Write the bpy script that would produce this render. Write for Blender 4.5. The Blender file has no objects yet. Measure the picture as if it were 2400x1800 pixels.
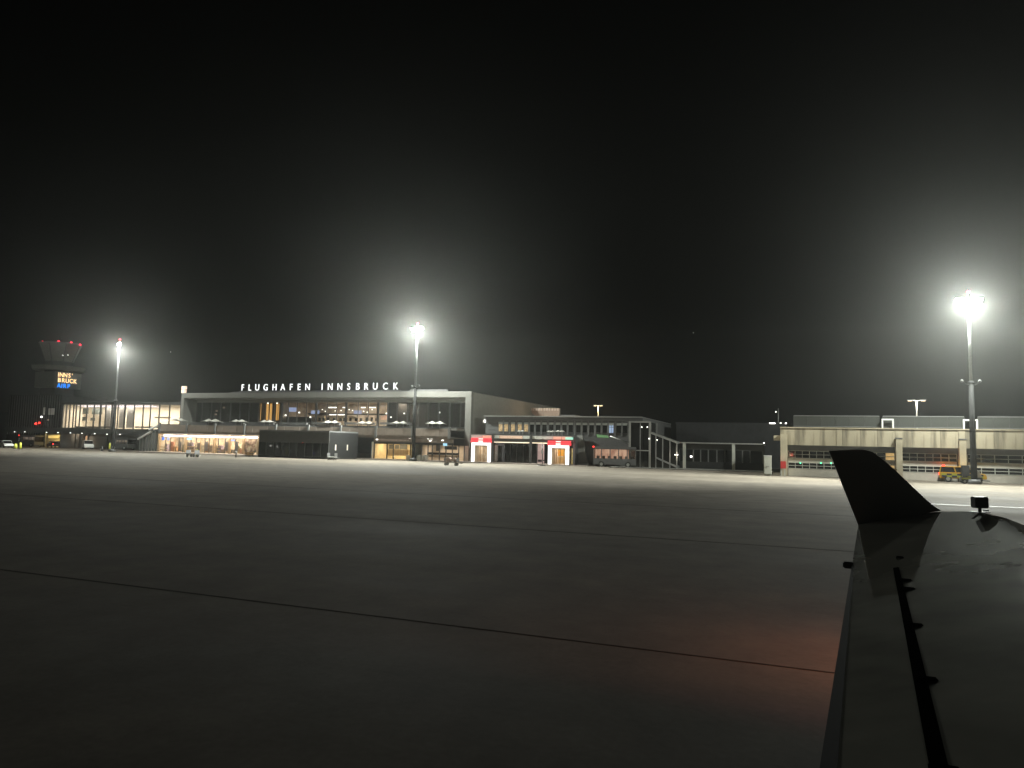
import bpy, bmesh, math, random
from mathutils import Vector, Matrix
random.seed(7)
scene = bpy.context.scene
col = scene.collection

# ------------------------------------------------------------------ camera
FPX, EYE = 1664.0, 3.2
YAW, PIT, ROL = math.radians(21), math.radians(4.9), math.radians(1.3)
_f0 = Vector((-math.sin(YAW), math.cos(YAW), 0)); _r0 = Vector((math.cos(YAW), math.sin(YAW), 0)); _z = Vector((0, 0, 1))
FW = _f0 * math.cos(PIT) + _z * math.sin(PIT); _up = _z * math.cos(PIT) - _f0 * math.sin(PIT)
RT = _r0 * math.cos(ROL) + _up * math.sin(ROL); UP = _up * math.cos(ROL) - _r0 * math.sin(ROL)
CAM = Vector((0, 0, EYE))
cd = bpy.data.cameras.new('camera'); cam = bpy.data.objects.new('camera', cd); col.objects.link(cam)
cd.sensor_width = 36.0; cd.lens = 36.0 * FPX / 2400.0; cd.clip_start = 0.05; cd.clip_end = 6000
cam.matrix_world = Matrix(((RT.x, UP.x, -FW.x, CAM.x), (RT.y, UP.y, -FW.y, CAM.y), (RT.z, UP.z, -FW.z, CAM.z), (0, 0, 0, 1)))
scene.camera = cam

# ------------------------------------------------------------------ world, night sky, exposure
w = bpy.data.worlds.new('World'); scene.world = w; w.use_nodes = True
wn = w.node_tree.nodes; wl = w.node_tree.links
sky = wn.new('ShaderNodeTexSky'); sky.sky_type = 'NISHITA'; sky.sun_disc = False
sky.sun_elevation = math.radians(-6); sky.sun_rotation = math.radians(200)
bg = wn['Background']; bg.inputs[1].default_value = 0.0008
wl.new(sky.outputs[0], bg.inputs[0])
sd = bpy.data.lights.new('added_faint_sun', 'SUN'); sd.energy = 0.002; sd.angle = math.radians(0.5); sd.color = (0.8, 0.88, 1)  # faint sun lamp added for the night, no moon in view
so = bpy.data.objects.new('added_faint_sun', sd); col.objects.link(so); so.rotation_euler = (math.radians(50), 0, math.radians(160))
MAST_W = 50000.0             # watts of spill light of one floodlight cluster
MAST_SPOT_W = 105000.0       # watts of its downward floods
LAMP_COL = (0.95, 1.0, 0.92)
HAZE_DENSITY = 0.00041
HAZE_TOP = 46.0
vs = scene.view_settings
vs.view_transform = 'Standard'; vs.look = 'None'; vs.exposure = 0.0; vs.gamma = 1.0; vs.use_curve_mapping = False
cy = scene.cycles
cy.use_denoising = True
try: cy.denoiser = 'OPENIMAGEDENOISE'
except Exception: pass
cy.max_bounces = 6; cy.diffuse_bounces = 3; cy.glossy_bounces = 3; cy.transmission_bounces = 4
cy.volume_bounces = 0; cy.transparent_max_bounces = 24; cy.sample_clamp_indirect = 4.0
cy.caustics_reflective = False; cy.caustics_refractive = False; cy.use_light_tree = True

# ------------------------------------------------------------------ helpers
def PV(px, py, v):
    d = FW + RT * ((px - 1200) / FPX) + UP * ((900 - py) / FPX); return CAM + d * (v / d.y)
def PZ(px, py, z=0.0):
    d = FW + RT * ((px - 1200) / FPX) + UP * ((900 - py) / FPX); return CAM + d * ((z - EYE) / d.z)
def U(px, v, py=1000): return PV(px, py, v).x
def RC(px0, py0, px1, py1, v):
    mx, my = (px0 + px1) / 2, (py0 + py1) / 2
    return U(px0, v, my), U(px1, v, my), PV(mx, py1, v).z, PV(mx, py0, v).z

_m = {}
def mat(name, c, rough=0.6, metal=0.0, var=0.12, scale=1.5, em=None, es=0.0, bump=0.0, spec=0.5, stretch=None):
    if name in _m: return _m[name]
    m = bpy.data.materials.new(name); m.use_nodes = True
    n = m.node_tree.nodes; l = m.node_tree.links; b = n['Principled BSDF']
    b.inputs['Roughness'].default_value = rough; b.inputs['Metallic'].default_value = metal
    b.inputs['Specular IOR Level'].default_value = spec
    b.inputs['Base Color'].default_value = (*c, 1)
    if var > 0:
        tc = n.new('ShaderNodeTexCoord'); ns = n.new('ShaderNodeTexNoise'); ns.inputs['Scale'].default_value = scale
        ns.inputs['Detail'].default_value = 6
        if stretch:
            mp = n.new('ShaderNodeMapping'); mp.inputs['Scale'].default_value = stretch
            l.new(tc.outputs['Object'], mp.inputs[0]); l.new(mp.outputs[0], ns.inputs['Vector'])
        else: l.new(tc.outputs['Object'], ns.inputs['Vector'])
        cr = n.new('ShaderNodeValToRGB')
        cr.color_ramp.elements[0].position = 0.3; cr.color_ramp.elements[1].position = 0.7
        cr.color_ramp.elements[0].color = (*[x * (1 - var) for x in c], 1); cr.color_ramp.elements[1].color = (*[min(1, x * (1 + var)) for x in c], 1)
        l.new(ns.outputs[0], cr.inputs[0]); l.new(cr.outputs[0], b.inputs['Base Color'])
        if bump:
            bp = n.new('ShaderNodeBump'); bp.inputs['Strength'].default_value = bump; l.new(ns.outputs[0], bp.inputs['Height']); l.new(bp.outputs[0], b.inputs['Normal'])
    if em:
        b.inputs['Emission Color'].default_value = (*em, 1); b.inputs['Emission Strength'].default_value = es
    _m[name] = m; return m
def glow(name, c, s): return mat(name, tuple(x * .18 for x in c), 0.5, var=0, em=c, es=s)
def glow_tex(name, c1, c2, s, scale=2.0, stretch=(1, 1, 1)):
    if name in _m: return _m[name]
    m = mat(name, tuple(x * .3 for x in c1), 0.6, var=0, em=c1, es=s); n = m.node_tree.nodes; l = m.node_tree.links
    tc = n.new('ShaderNodeTexCoord'); mp = n.new('ShaderNodeMapping'); mp.inputs['Scale'].default_value = stretch; ns = n.new('ShaderNodeTexNoise'); ns.inputs['Scale'].default_value = scale; ns.inputs['Detail'].default_value = 4
    cr = n.new('ShaderNodeValToRGB'); cr.color_ramp.elements[0].position = .38; cr.color_ramp.elements[1].position = .62; cr.color_ramp.elements[0].color = (*c2, 1); cr.color_ramp.elements[1].color = (*c1, 1)
    l.new(tc.outputs['Object'], mp.inputs[0]); l.new(mp.outputs[0], ns.inputs['Vector']); l.new(ns.outputs[0], cr.inputs[0]); l.new(cr.outputs[0], n['Principled BSDF'].inputs['Emission Color']); return m
def glass(name, tint=0.8, dirt=0.05):
    if name in _m: return _m[name]
    m = bpy.data.materials.new(name); m.use_nodes = True; n = m.node_tree.nodes; l = m.node_tree.links
    n.remove(n['Principled BSDF']); out = n['Material Output']
    t = n.new('ShaderNodeBsdfTransparent'); t.inputs[0].default_value = (tint, tint * 1.01, tint, 1)
    g = n.new('ShaderNodeBsdfGlossy'); g.inputs['Roughness'].default_value = 0.04
    lw = n.new('ShaderNodeLayerWeight'); lw.inputs[0].default_value = 0.5; pw_ = n.new('ShaderNodeMath'); pw_.operation = 'POWER'; pw_.inputs[1].default_value = 4.0; l.new(lw.outputs['Facing'], pw_.inputs[0])
    f = n.new('ShaderNodeMapRange'); f.inputs[3].default_value = 0.04; f.inputs[4].default_value = 0.9; l.new(pw_.outputs[0], f.inputs[0])
    mx = n.new('ShaderNodeMixShader'); l.new(f.outputs[0], mx.inputs[0]); l.new(t.outputs[0], mx.inputs[1]); l.new(g.outputs[0], mx.inputs[2])
    d = n.new('ShaderNodeBsdfDiffuse'); d.inputs[0].default_value = (0.3, 0.3, 0.28, 1)
    m2 = n.new('ShaderNodeMixShader'); m2.inputs[0].default_value = dirt; l.new(mx.outputs[0], m2.inputs[1]); l.new(d.outputs[0], m2.inputs[2])
    l.new(m2.outputs[0], out.inputs[0]); _m[name] = m; return m

def wloc(o):
    p = Vector((0, 0, 0))
    while o is not None: p += o.location; o = o.parent
    return p
def link(name, me, m, parent=None, loc=(0, 0, 0)):
    o = bpy.data.objects.new(name, me); col.objects.link(o)
    if m is not None and len(me.materials) == 0: me.materials.append(m)
    o.parent = parent; o.location = Vector(loc) - (wloc(parent) if parent else Vector((0, 0, 0)))
    return o
def tag(o, label, cat, group=None):
    o['label'] = label; o['category'] = cat
    if group: o['group'] = group
    return o
def thing(name, label, cat, loc=(0, 0, 0), group=None):
    o = bpy.data.objects.new(name, None); col.objects.link(o); o.location = loc; o.empty_display_size = 0.3
    return tag(o, label, cat, group)
def bm_mesh(name, bm):
    me = bpy.data.meshes.new(name); bm.to_mesh(me); bm.free(); return me
def box(name, par, x0, x1, y0, y1, z0, z1, m, bevel=0.0):
    x0, x1 = min(x0, x1), max(x0, x1); y0, y1 = min(y0, y1), max(y0, y1); z0, z1 = min(z0, z1), max(z0, z1)
    c = Vector(((x0 + x1) / 2, (y0 + y1) / 2, (z0 + z1) / 2)); hx, hy, hz = (x1 - x0) / 2, (y1 - y0) / 2, (z1 - z0) / 2
    bm = bmesh.new(); bmesh.ops.create_cube(bm, size=2.0, matrix=Matrix.Diagonal((hx, hy, hz, 1)))
    if bevel: bmesh.ops.bevel(bm, geom=bm.edges[:], offset=min(bevel, hx * .9, hy * .9, hz * .9), segments=2, affect='EDGES')
    return link(name, bm_mesh(name, bm), m, par, c)
def pbox(name, par, px0, py0, px1, py1, v, dv, m, bevel=0.0):
    a, b, z0, z1 = RC(px0, py0, px1, py1, v); return box(name, par, a, b, v, v + dv, z0, z1, m, bevel)
def cyl(name, par, p0, p1, r0, r1, m, seg=16):
    p0, p1 = Vector(p0), Vector(p1); d = p1 - p0; bm = bmesh.new()
    bmesh.ops.create_cone(bm, cap_ends=True, segments=seg, radius1=r0, radius2=r1, depth=d.length)
    bmesh.ops.rotate(bm, verts=bm.verts, matrix=Vector((0, 0, 1)).rotation_difference(d).to_matrix())
    for f in bm.faces: f.smooth = len(f.verts) == 4
    return link(name, bm_mesh(name, bm), m, par, (p0 + p1) / 2)
def ball(name, par, p, r, m, sz=1.0):
    bm = bmesh.new(); bmesh.ops.create_uvsphere(bm, u_segments=12, v_segments=8, radius=r)
    for f in bm.faces: f.smooth = True
    for v in bm.verts: v.co.z *= sz
    return link(name, bm_mesh(name, bm), m, par, p)
def poly(name, par, verts, faces, m, smooth=False):
    c = sum((Vector(v) for v in verts), Vector()) / len(verts)
    me = bpy.data.meshes.new(name); me.from_pydata([Vector(v) - c for v in verts], [], faces); me.update()
    if smooth: me.shade_smooth()
    return link(name, me, m, par, c)
def prism(name, par, pts, ext, m, bevel=0.0):
    """closed polygon pts (3D, planar) pushed along vector ext"""
    pts = [Vector(p) for p in pts]; ext = Vector(ext); c = sum(pts, Vector()) / len(pts); bm = bmesh.new()
    a = [bm.verts.new(p - c) for p in pts]; b = [bm.verts.new(p - c + ext) for p in pts]; n = len(pts)
    bm.faces.new(a); bm.faces.new(b[::-1])
    for i in range(n): bm.faces.new((a[i], b[i], b[(i + 1) % n], a[(i + 1) % n]))
    bmesh.ops.recalc_face_normals(bm, faces=bm.faces)
    if bevel: bmesh.ops.bevel(bm, geom=bm.edges[:], offset=bevel, segments=2, affect='EDGES')
    return link(name, bm_mesh(name, bm), m, par, c)
def room(par, x0, x1, y0, y1, z0, z1, m):
    """open-fronted interior shell (front at y0)"""
    V = [(x0, y0, z0), (x1, y0, z0), (x1, y1, z0), (x0, y1, z0), (x0, y0, z1), (x1, y0, z1), (x1, y1, z1), (x0, y1, z1)]
    return poly('interior', par, V, [(0, 1, 2, 3), (7, 6, 5, 4), (3, 2, 6, 7), (0, 3, 7, 4), (2, 1, 5, 6)], m)
def area(par, x, y, z, sx, sy, watts, c=(1, .85, .65), rot=(0, 0, 0)):
    d = bpy.data.lights.new('ceiling_lamp', 'AREA'); d.shape = 'RECTANGLE'; d.size = sx; d.size_y = sy; d.energy = watts; d.color = c
    o = bpy.data.objects.new('ceiling_lamp', d); col.objects.link(o); o.parent = par
    o.location = Vector((x, y, z)) - (wloc(par) if par else Vector()); o.rotation_euler = rot; return o
def point(par, p, watts, c, r=0.1):
    d = bpy.data.lights.new('lamp', 'POINT'); d.energy = watts; d.color = c; d.shadow_soft_size = r
    o = bpy.data.objects.new('lamp', d); col.objects.link(o); o.parent = par
    o.location = Vector(p) - (wloc(par) if par else Vector()); return o
def letter(par, ch, pos, size, m, rot, depth=0.06, bold=0.02, sx=1.0, name='letter', align='CENTER'):
    cu = bpy.data.curves.new(name, 'FONT'); cu.body = ch; cu.size = size; cu.extrude = depth; cu.offset = bold; cu.align_x = align
    cu.resolution_u = 3
    t = bpy.data.objects.new('t', cu); col.objects.link(t)
    me = bpy.data.meshes.new_from_object(t.evaluated_get(bpy.context.evaluated_depsgraph_get()))
    bpy.data.objects.remove(t); me.name = name
    for v in me.vertices: v.co.x *= sx
    me.materials.clear()
    o = link(name, me, m, par, pos); o.rotation_euler = rot; return o
def struct(o): o['kind'] = 'structure'; return o

# ------------------------------------------------------------------ materials
M = dict(
    concrete=mat('beige_concrete', (0.40, 0.35, 0.25), 0.85, var=0.16, scale=0.8, bump=0.1),
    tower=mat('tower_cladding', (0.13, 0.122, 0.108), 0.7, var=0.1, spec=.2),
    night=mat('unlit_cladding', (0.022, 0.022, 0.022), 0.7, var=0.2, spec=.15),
    concrete_grey=mat('grey_concrete', (0.28, 0.28, 0.26), 0.85, var=0.12, scale=0.7),
    frame=mat('terminal_frame_render', (0.17, 0.166, 0.15), 0.8, var=0.06, scale=0.5),
    render=mat('pale_render', (0.42, 0.42, 0.37), 0.8, var=0.06, scale=0.5),
    sidewall=mat('olive_cladding', (0.24, 0.24, 0.20), 0.7, var=0.06),
    soffit=mat('soffit_grey', (0.22, 0.21, 0.19), 0.8, var=0.06),
    brown=mat('brown_panel', (0.26, 0.21, 0.17), 0.65, var=0.12),
    dark=mat('dark_cladding', (0.045, 0.045, 0.043), 0.5, var=0.15),
    dark2=mat('charcoal_cladding', (0.10, 0.10, 0.098), 0.55, var=0.12),
    mid=mat('grey_cladding', (0.17, 0.17, 0.165), 0.6, var=0.1),
    alu=mat('aluminium_frame', (0.42, 0.42, 0.40), 0.4, 0.6, var=0.08),
    galv=mat('galvanised_steel', (0.26, 0.27, 0.26), 0.6, 0.2, var=0.1, scale=3),
    mastlow=mat('grey_mast_paint', (0.028, 0.028, 0.028), 0.7, 0.0, var=0.1, scale=3, spec=.1),
    black=mat('black_paint', (0.02, 0.02, 0.02), 0.45, var=0.1),
    rubber=mat('tyre_rubber', (0.02, 0.02, 0.02), 0.8, var=0.2),
    white=mat('white_paint', (0.75, 0.75, 0.72), 0.4, var=0.05),
    yellow=mat('yellow_paint', (0.50, 0.28, 0.015), 0.35, var=0.08),
    hivis=mat('yellow_green_paint', (0.36, 0.37, 0.04), 0.5, var=0.08),
    redp=mat('red_paint', (0.45, 0.03, 0.03), 0.45, var=0.08),
    wood=mat('light_wood', (0.55, 0.40, 0.24), 0.6, var=0.2, scale=2, stretch=(6, 6, 0.6)),
    cream=mat('cream_wall', (0.72, 0.62, 0.44), 0.8, var=0.06),
    room=mat('room_wall', (0.62, 0.55, 0.45), 0.85, var=0.05),
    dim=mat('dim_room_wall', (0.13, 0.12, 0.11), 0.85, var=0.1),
    glass=glass('clear_glass', 0.85), dglass=glass('tinted_glass', 0.30, 0.03),
    canvas=mat('white_canvas', (0.42, 0.40, 0.36), 0.8, var=0.06),
    carglass=mat('car_glass', (0.01, 0.01, 0.012), 0.08, var=0),
    mesh=mat('green_grey_mesh', (0.035, 0.038, 0.033), 0.6, var=0.3, scale=14),
    louvre=mat('brown_louvre', (0.36, 0.26, 0.20), 0.6, var=0.1),
    g_white=glow('lit_white', (1, 0.97, 0.93), 6.0), g_letter=glow('lit_letter', (1, 1, 1), 1.5),
    g_frame=glow('lit_portal_white', (1, 0.97, 0.93), 2.2), g_red=glow('lit_red', (0.95, 0.06, 0.075), 1.4),
    g_emblem=glow('lit_emblem', (1, 0.82, 0.74), 1.3),
    g_obst=glow('red_obstruction_light', (1, 0.02, 0.04), 9.0), g_tail=glow('red_tail_light', (1, 0.03, 0.02), 5.0),
    g_amber=glow('amber_light', (1, 0.30, 0.05), 8.0),
    g_flood=glow('floodlight_lens', (0.92, 1, 0.93), 40.0), g_small=glow('small_white_lamp', (1, 0.97, 0.9), 4.0),
    g_warm=glow('warm_lamp', (1, 0.75, 0.45), 4.0), g_gold=glow('golden_panel', (1, 0.52, 0.14), 0.95),
    g_orange=glow('orange_sign', (1, 0.66, 0.32), 2.0), g_blue=glow('blue_sign', (0.01, 0.24, 1.0), 2.0),
    g_screen=glow('blue_white_screen', (0.55, 0.65, 1.0), 0.75), g_cyan=glow('cyan_screen', (0.45, 0.80, 1.0), 1.0),
    g_disc=glow('blue_disc', (0.06, 0.22, 0.9), 0.9), g_green=glow('green_lamp', (0.1, 1, 0.45), 3.0),
    g_pink=glow('pinkish_tube', (1, 0.85, 0.92), 3.2), g_bus=glow_tex('bus_saloon_light', (1, 0.62, 0.42), (.55, .26, .17), .85, 2.2, (1, 1, .4)),
    g_busdim=glow_tex('dim_saloon_light', (1, 0.78, 0.6), (.4, .25, .2), 0.34, 2.2, (1, 1, .4)), g_yellowroom=glow('yellow_lit_panel', (1, 0.72, 0.22), 0.8),
    g_violet=glow('violet_lamp', (0.2, 0.15, 1.0), 2.0), g_skywin=glow('bluish_window', (0.55, 0.72, 1.0), 0.6),
)

# ------------------------------------------------------------------ ground
def apron_mat():
    m = bpy.data.materials.new('apron_asphalt'); m.use_nodes = True; n = m.node_tree.nodes; l = m.node_tree.links; b = n['Principled BSDF']
    tc = n.new('ShaderNodeTexCoord'); mp = n.new('ShaderNodeMapping'); mp.inputs['Scale'].default_value = (0.012, 0.16, 1); l.new(tc.outputs['Object'], mp.inputs[0])
    a = n.new('ShaderNodeTexNoise'); a.inputs['Scale'].default_value = 1.0; a.inputs['Detail'].default_value = 8; l.new(mp.outputs[0], a.inputs['Vector'])
    f = n.new('ShaderNodeTexNoise'); f.inputs['Scale'].default_value = 9; f.inputs['Detail'].default_value = 8; l.new(tc.outputs['Object'], f.inputs['Vector'])
    cr = n.new('ShaderNodeValToRGB'); e = cr.color_ramp.elements
    e[0].position = 0.32; e[0].color = (0.122, 0.104, 0.080, 1); e[1].position = 0.68; e[1].color = (0.205, 0.177, 0.143, 1)
    l.new(a.outputs[0], cr.inputs[0])
    mx = n.new('ShaderNodeMixRGB'); mx.blend_type = 'MULTIPLY'; mx.inputs[0].default_value = 0.35
    l.new(cr.outputs[0], mx.inputs[1]); l.new(f.outputs[0], mx.inputs[2]); l.new(mx.outputs[0], b.inputs['Base Color'])
    pt = n.new('ShaderNodeTexNoise'); pt.inputs['Scale'].default_value = 0.55; pt.inputs['Detail'].default_value = 9; pt.inputs['Roughness'].default_value = .65; l.new(tc.outputs['Object'], pt.inputs['Vector'])
    pr = n.new('ShaderNodeMapRange'); pr.inputs[1].default_value = .35; pr.inputs[2].default_value = .65; pr.inputs[3].default_value = .72; pr.inputs[4].default_value = 1.12; l.new(pt.outputs[0], pr.inputs[0])
    m3 = n.new('ShaderNodeVectorMath'); m3.operation = 'SCALE'; l.new(mx.outputs[0], m3.inputs[0]); l.new(pr.outputs[0], m3.inputs['Scale']); l.new(m3.outputs[0], b.inputs['Base Color'])
    rr = n.new('ShaderNodeMapRange'); rr.inputs[1].default_value = 0.3; rr.inputs[2].default_value = 0.7; rr.inputs[3].default_value = 0.78; rr.inputs[4].default_value = 0.98
    l.new(a.outputs[0], rr.inputs[0]); l.new(rr.outputs[0], b.inputs['Roughness'])
    b.inputs['Specular IOR Level'].default_value = 0.13
    bp = n.new('ShaderNodeBump'); bp.inputs['Strength'].default_value = 0.15; bp.inputs['Distance'].default_value = 0.02; l.new(f.outputs[0], bp.inputs['Height']); l.new(bp.outputs[0], b.inputs['Normal'])
    return m
g = poly('apron_ground', None, [(-900, -300, 0), (900, -300, 0), (900, 1500, 0), (-900, 1500, 0)], [(0, 1, 2, 3)], apron_mat()); struct(g)
mj = mat('dark_joint_sealant', (0.060, 0.054, 0.046), 0.95, var=0.3, spec=0.05)
for v, wd in ((11.65, 0.02), (25.85, 0.05), (40.0, 0.04)):
    box('joint', g, -260, 120, v - wd, v + wd, 0.002, 0.006, mj)
mp_ = mat('worn_white_marking', (0.42, 0.40, 0.38), 0.6, var=0.35, scale=0.6)
box('marking_line', g, 7, 120, 53.1, 53.5, 0.002, 0.006, mp_)
# pavements in front of the buildings
mpav = mat('pavement_paving', (0.24, 0.20, 0.17), 0.75, var=0.15, scale=0.9)
struct(box('pavement_shops', None, -126, -88, 108.5, 119, 0.0, 0.12, mpav, 0.02))
struct(box('pavement_arrivals', None, -75.5, -30, 112.5, 119, 0.0, 0.12, mpav, 0.02))
struct(box('pavement_low_wing', None, -26, -1.5, 111.0, 121, 0.0, 0.12, mat('dark_paving', (0.12, 0.115, 0.10), 0.8, var=0.2), 0.02))

# ------------------------------------------------------------------ terminal building
VT = 117.0
T = thing('terminal_building', 'long two-storey terminal with pale frame, lit upper windows and roof lettering', 'building', (-87, VT, 0))
UL, UR = -121.0, -52.7
box('fascia', T, UL, UR, VT, VT + 0.6, 11.62, 12.72, M['frame'], 0.03)
box('frame_post', T, UL, UL + 0.75, VT + 0.003, VT + 4, 5.75, 11.615, M['frame'])
box('frame_post', T, UR - 1.2, UR - 0.003, VT + 0.003, VT + 0.9, 0, 11.615, M['frame'])
box('side_wall', T, UR - 0.35, UR - 0.02, VT + 0.91, 172, 0, 12.55, M['sidewall'])
box('side_wall', T, UL + 0.02, UL + 0.3, VT + 4.01, 172, 0, 12.55, M['dark2'])
box('rear_wall', T, UL + 0.31, UR - 0.36, 171.5, 172, 0, 12.55, M['dark2'])
box('roof', T, UL + 0.05, UR - 0.05, VT + 0.61, 171.9, 12.56, 12.70, M['dark2'])
box('soffit', T, UL + 0.76, UR - 1.21, VT + 0.61, VT + 4.6, 11.45, 11.60, M['soffit'])
rail = box('roof_rail', T, -108, -60, VT + 0.5, VT + 0.6, 12.73, 12.95, M['dark2'])
box('roof_parapet', T, -66.5, -58.5, VT + 2.0, VT + 2.3, 12.71, 13.3, M['dark2'])
# upper storey glazing, set back under the frame
VG = VT + 3.6
ZF, ZC = 6.3, 10.9
box('floor_slab', T, -124.0, UR - 1.25, 113.9, VG + 0.3, 5.55, 5.85, M['soffit'])
box('sill_wall', T, UL + 0.76, UR - 1.21, VG - 0.02, VG + 0.2, 5.86, ZF, M['dark2'])
box('head_band', T, UL + 0.76, UR - 1.21, VG - 0.02, VG + 0.2, ZC, 11.44, M['soffit'])
mull = [432, 452, 473, 495, 517, 540, 562, 584, 606, 622, 643, 660, 676, 696, 718, 741, 766, 789, 811, 839, 863, 886, 908, 931, 955, 980, 1004, 1028, 1054, 1080]
us = [U(p, VG, 965) for p in mull]
for i, x in enumerate(us):
    wd = 0.22 if mull[i] in (741, 811, 660, 886) else 0.08
    box('mullion', T, x - wd, x + wd, VG - 0.06, VG + 0.12, ZF + 0.005, ZC - 0.005, M['dark2'])
for a, b in zip(us[:-1], us[1:]):
    box('pane', T, a + 0.23, b - 0.23, VG + 0.02, VG + 0.045, ZF + 0.006, ZC - 0.006, M['glass'])
# rooms of the upper storey: dim left, lit middle, dark right
xa, xb, xc, xd = us[8] - 0.0, us[11], us[22], us[-1]
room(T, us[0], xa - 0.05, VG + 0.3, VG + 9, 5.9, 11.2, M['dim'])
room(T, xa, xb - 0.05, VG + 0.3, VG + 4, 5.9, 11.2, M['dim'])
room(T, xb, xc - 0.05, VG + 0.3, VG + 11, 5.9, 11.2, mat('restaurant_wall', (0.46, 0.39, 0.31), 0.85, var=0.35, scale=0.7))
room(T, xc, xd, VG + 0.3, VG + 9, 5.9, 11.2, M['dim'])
area(T, (xb + xc) / 2 + 4, VG + 6, 11.0, 20, 3, 2300, (1, 0.86, 0.68))
# golden vertical panels
for p0, p1 in ((609, 611.5), (624, 629), (632, 637), (647, 650.5), (652, 653.5)):
    pbox('golden_panel', T, p0, 946, p1, 985, VG + 0.6, 0.06, M['g_gold'])
for p in (627.5, 649): pbox('spot_lamp', T, p - 1.3, 943, p + 1.3, 946, VG + 0.5, 0.1, M['g_small'])
# restaurant fit-out
for p0, p1, y0, y1, k in ((677, 694, 955, 965, 'g_screen'), (729, 748, 962, 970, 'g_screen'), (829, 847, 962, 970, 'g_screen')):
    pbox('screen', T, p0, y0, p1, y1, VG + 1.5, 0.08, M[k])
box('bar_beam', T, U(720, VG + 3), xc - 0.4, VG + 3.0, VG + 3.3, 8.55, 8.85, M['black'])
for p0, p1 in ((772, 790), (793, 808)): pbox('bar_light', T, p0, 971, p1, 973, VG + 2.6, 0.1, M['g_small'])
for p0, p1 in ((770, 779), (781, 789), (803, 810), (846, 856), (866, 880)): pbox('light_tube', T, p0, 954, p1, 956.2, VG + 4, 0.12, M['g_small'])
for p0, p1 in ((743, 760), (764, 788), (790, 808), (815, 836)): pbox('counter_front', T, p0, 975, p1, 984, VG + 4.5, 0.3, M['cream'])
for p in (755, 762, 785, 799, 818, 826, 842, 852, 860, 872): pbox('added_bright_spot', T, p - .9, 957 + (p * 7) % 9, p + .9, 959 + (p * 7) % 9, VG + 2.0 + (p % 5), 0.1, M['g_small'])  # small lamps added to give the restaurant bright spots
for p in (748, 757, 768, 782, 797, 806, 820, 833, 845, 858, 870, 881): pbox('bar_stool', T, p - 1.5, 978 + (p % 3), p + 1.5, 987, VG + 1.2 + (p % 4) * .5, 0.4, M['dark'])
box('counter', T, us[11] + 0.3, U(728, VG + 1), VG + 1.2, VG + 2.2, 5.86, 8.0, M['dark2'], 0.05)
for p in (665, 669, 701, 727, 905, 908, 916, 947, 1030): pbox('table_lamp', T, p - 1.3, 963 + (p % 7) * 2.2, p + 1.3, 966 + (p % 7) * 2.2, VG + 1.0, 0.12, M['g_small'])
for p in (506, 525, 508): pbox('dim_sign', T, p - 3, 953 + (p % 3) * 8, p + 2, 957 + (p % 3) * 8, VG + 2.0, 0.08, M['g_busdim'])
for p0, p1, y in ((893, 905, 976), (901, 915, 973)): pbox('lit_display', T, p0, y, p1, y + 8, VG + 2.2, 0.1, M['g_bus'])
# terrace edge: posts and brown panels
VB = 113.5
posts = [374, 437.6, 504, 573, 646.5, 723, 798.6, 881, 966.6, 1053]
pu = [U(p, VB, 1003) for p in posts]
for x in pu: box('terrace_post', T, x - 0.2, x + 0.2, VB - 0.16, VB + 0.2, 4.0 if x > -80 else 4.15, 6.15, M['mid'], 0.02)
for a, b in zip(pu[:-1], pu[1:]):
    n = 4; s = (b - a - 0.42) / n
    for k in range(n): box('balustrade_panel', T, a + 0.21 + k * s + 0.015, a + 0.21 + (k + 1) * s - 0.015, VB + 0.02 * (k % 2), VB + 0.1, 4.42, 5.75, M['brown'])
box('handrail', T, pu[0], pu[-1], VB + 0.11, VB + 0.2, 5.86, 5.93, M['dark2'])
box('terrace_beam', T, pu[0], pu[-1], VB + 0.21, VB + 0.6, 3.95, 4.40, M['brown'])
box('terrace_soffit', T, pu[0], pu[-1], VB + 0.61, 121.0, 4.05, 4.25, M['soffit'])
# raised plant terrace boxes
for p0, p1 in ((447, 500), (512, 570), (583, 640), (655, 718), (730, 795), (806, 876), (890, 962)):
    pbox('terrace_planter', T, p0, 990, p1, 995, VB + 1.2, 0.5, M['dark2'])
# shop front (ground floor, lit)
VS = 115.2
xs0, xs1 = U(372, VS, 1045), U(606, VS, 1045)
room(T, xs0, xs1, VS + 0.1, VS + 5, 0.13, 4.0, M['room'])
area(T, (xs0 + xs1) / 2, VS + 2.4, 3.9, abs(xs1 - xs0) * 0.95, 1.5, 3000, (1, 0.80, 0.56))
area(T, (xs0 + xs1) / 2, VB + 0.9, 3.9, abs(xs1 - xs0) * 0.95, 0.4, 624, (1, 0.80, 0.58))
for (ya, yb) in ((1014.0, 1019.8), (1020.0, 1026.0)):
    a, b = PV(385, ya, VB + 0.5), PV(605, yb, VB + 0.5); zz = (a.z + b.z) / 2
    n = 8
    for k in range(n):
        s = (b.x - a.x) / n
        box('light_strip', T, a.x + s * k + 0.03, a.x + s * (k + 1) - 0.03, VB + 0.3, VB + 0.45, zz - 0.11, zz + 0.11, M['g_white'])
for p in (372, 434, 501, 537, 570, 604.5): box('shop_column', T, U(p, VS - .4, 1045) - 0.22, U(p, VS - .4, 1045) + 0.22, VS - 0.5, VS - 0.1, 0.12, 3.94, M['wood'])
sm = [374, 388, 399, 410, 419, 428, 436, 447, 459, 470, 480, 490, 500, 511, 527, 538, 551, 569, 586, 603]
su = [U(p, VS, 1045) for p in sm]
for i, x in enumerate(su): box('mullion', T, x - 0.06, x + 0.06, VS - 0.05, VS + 0.08, 0.13, 3.2, M['dark2'] if i % 3 else M['wood'])
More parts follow.
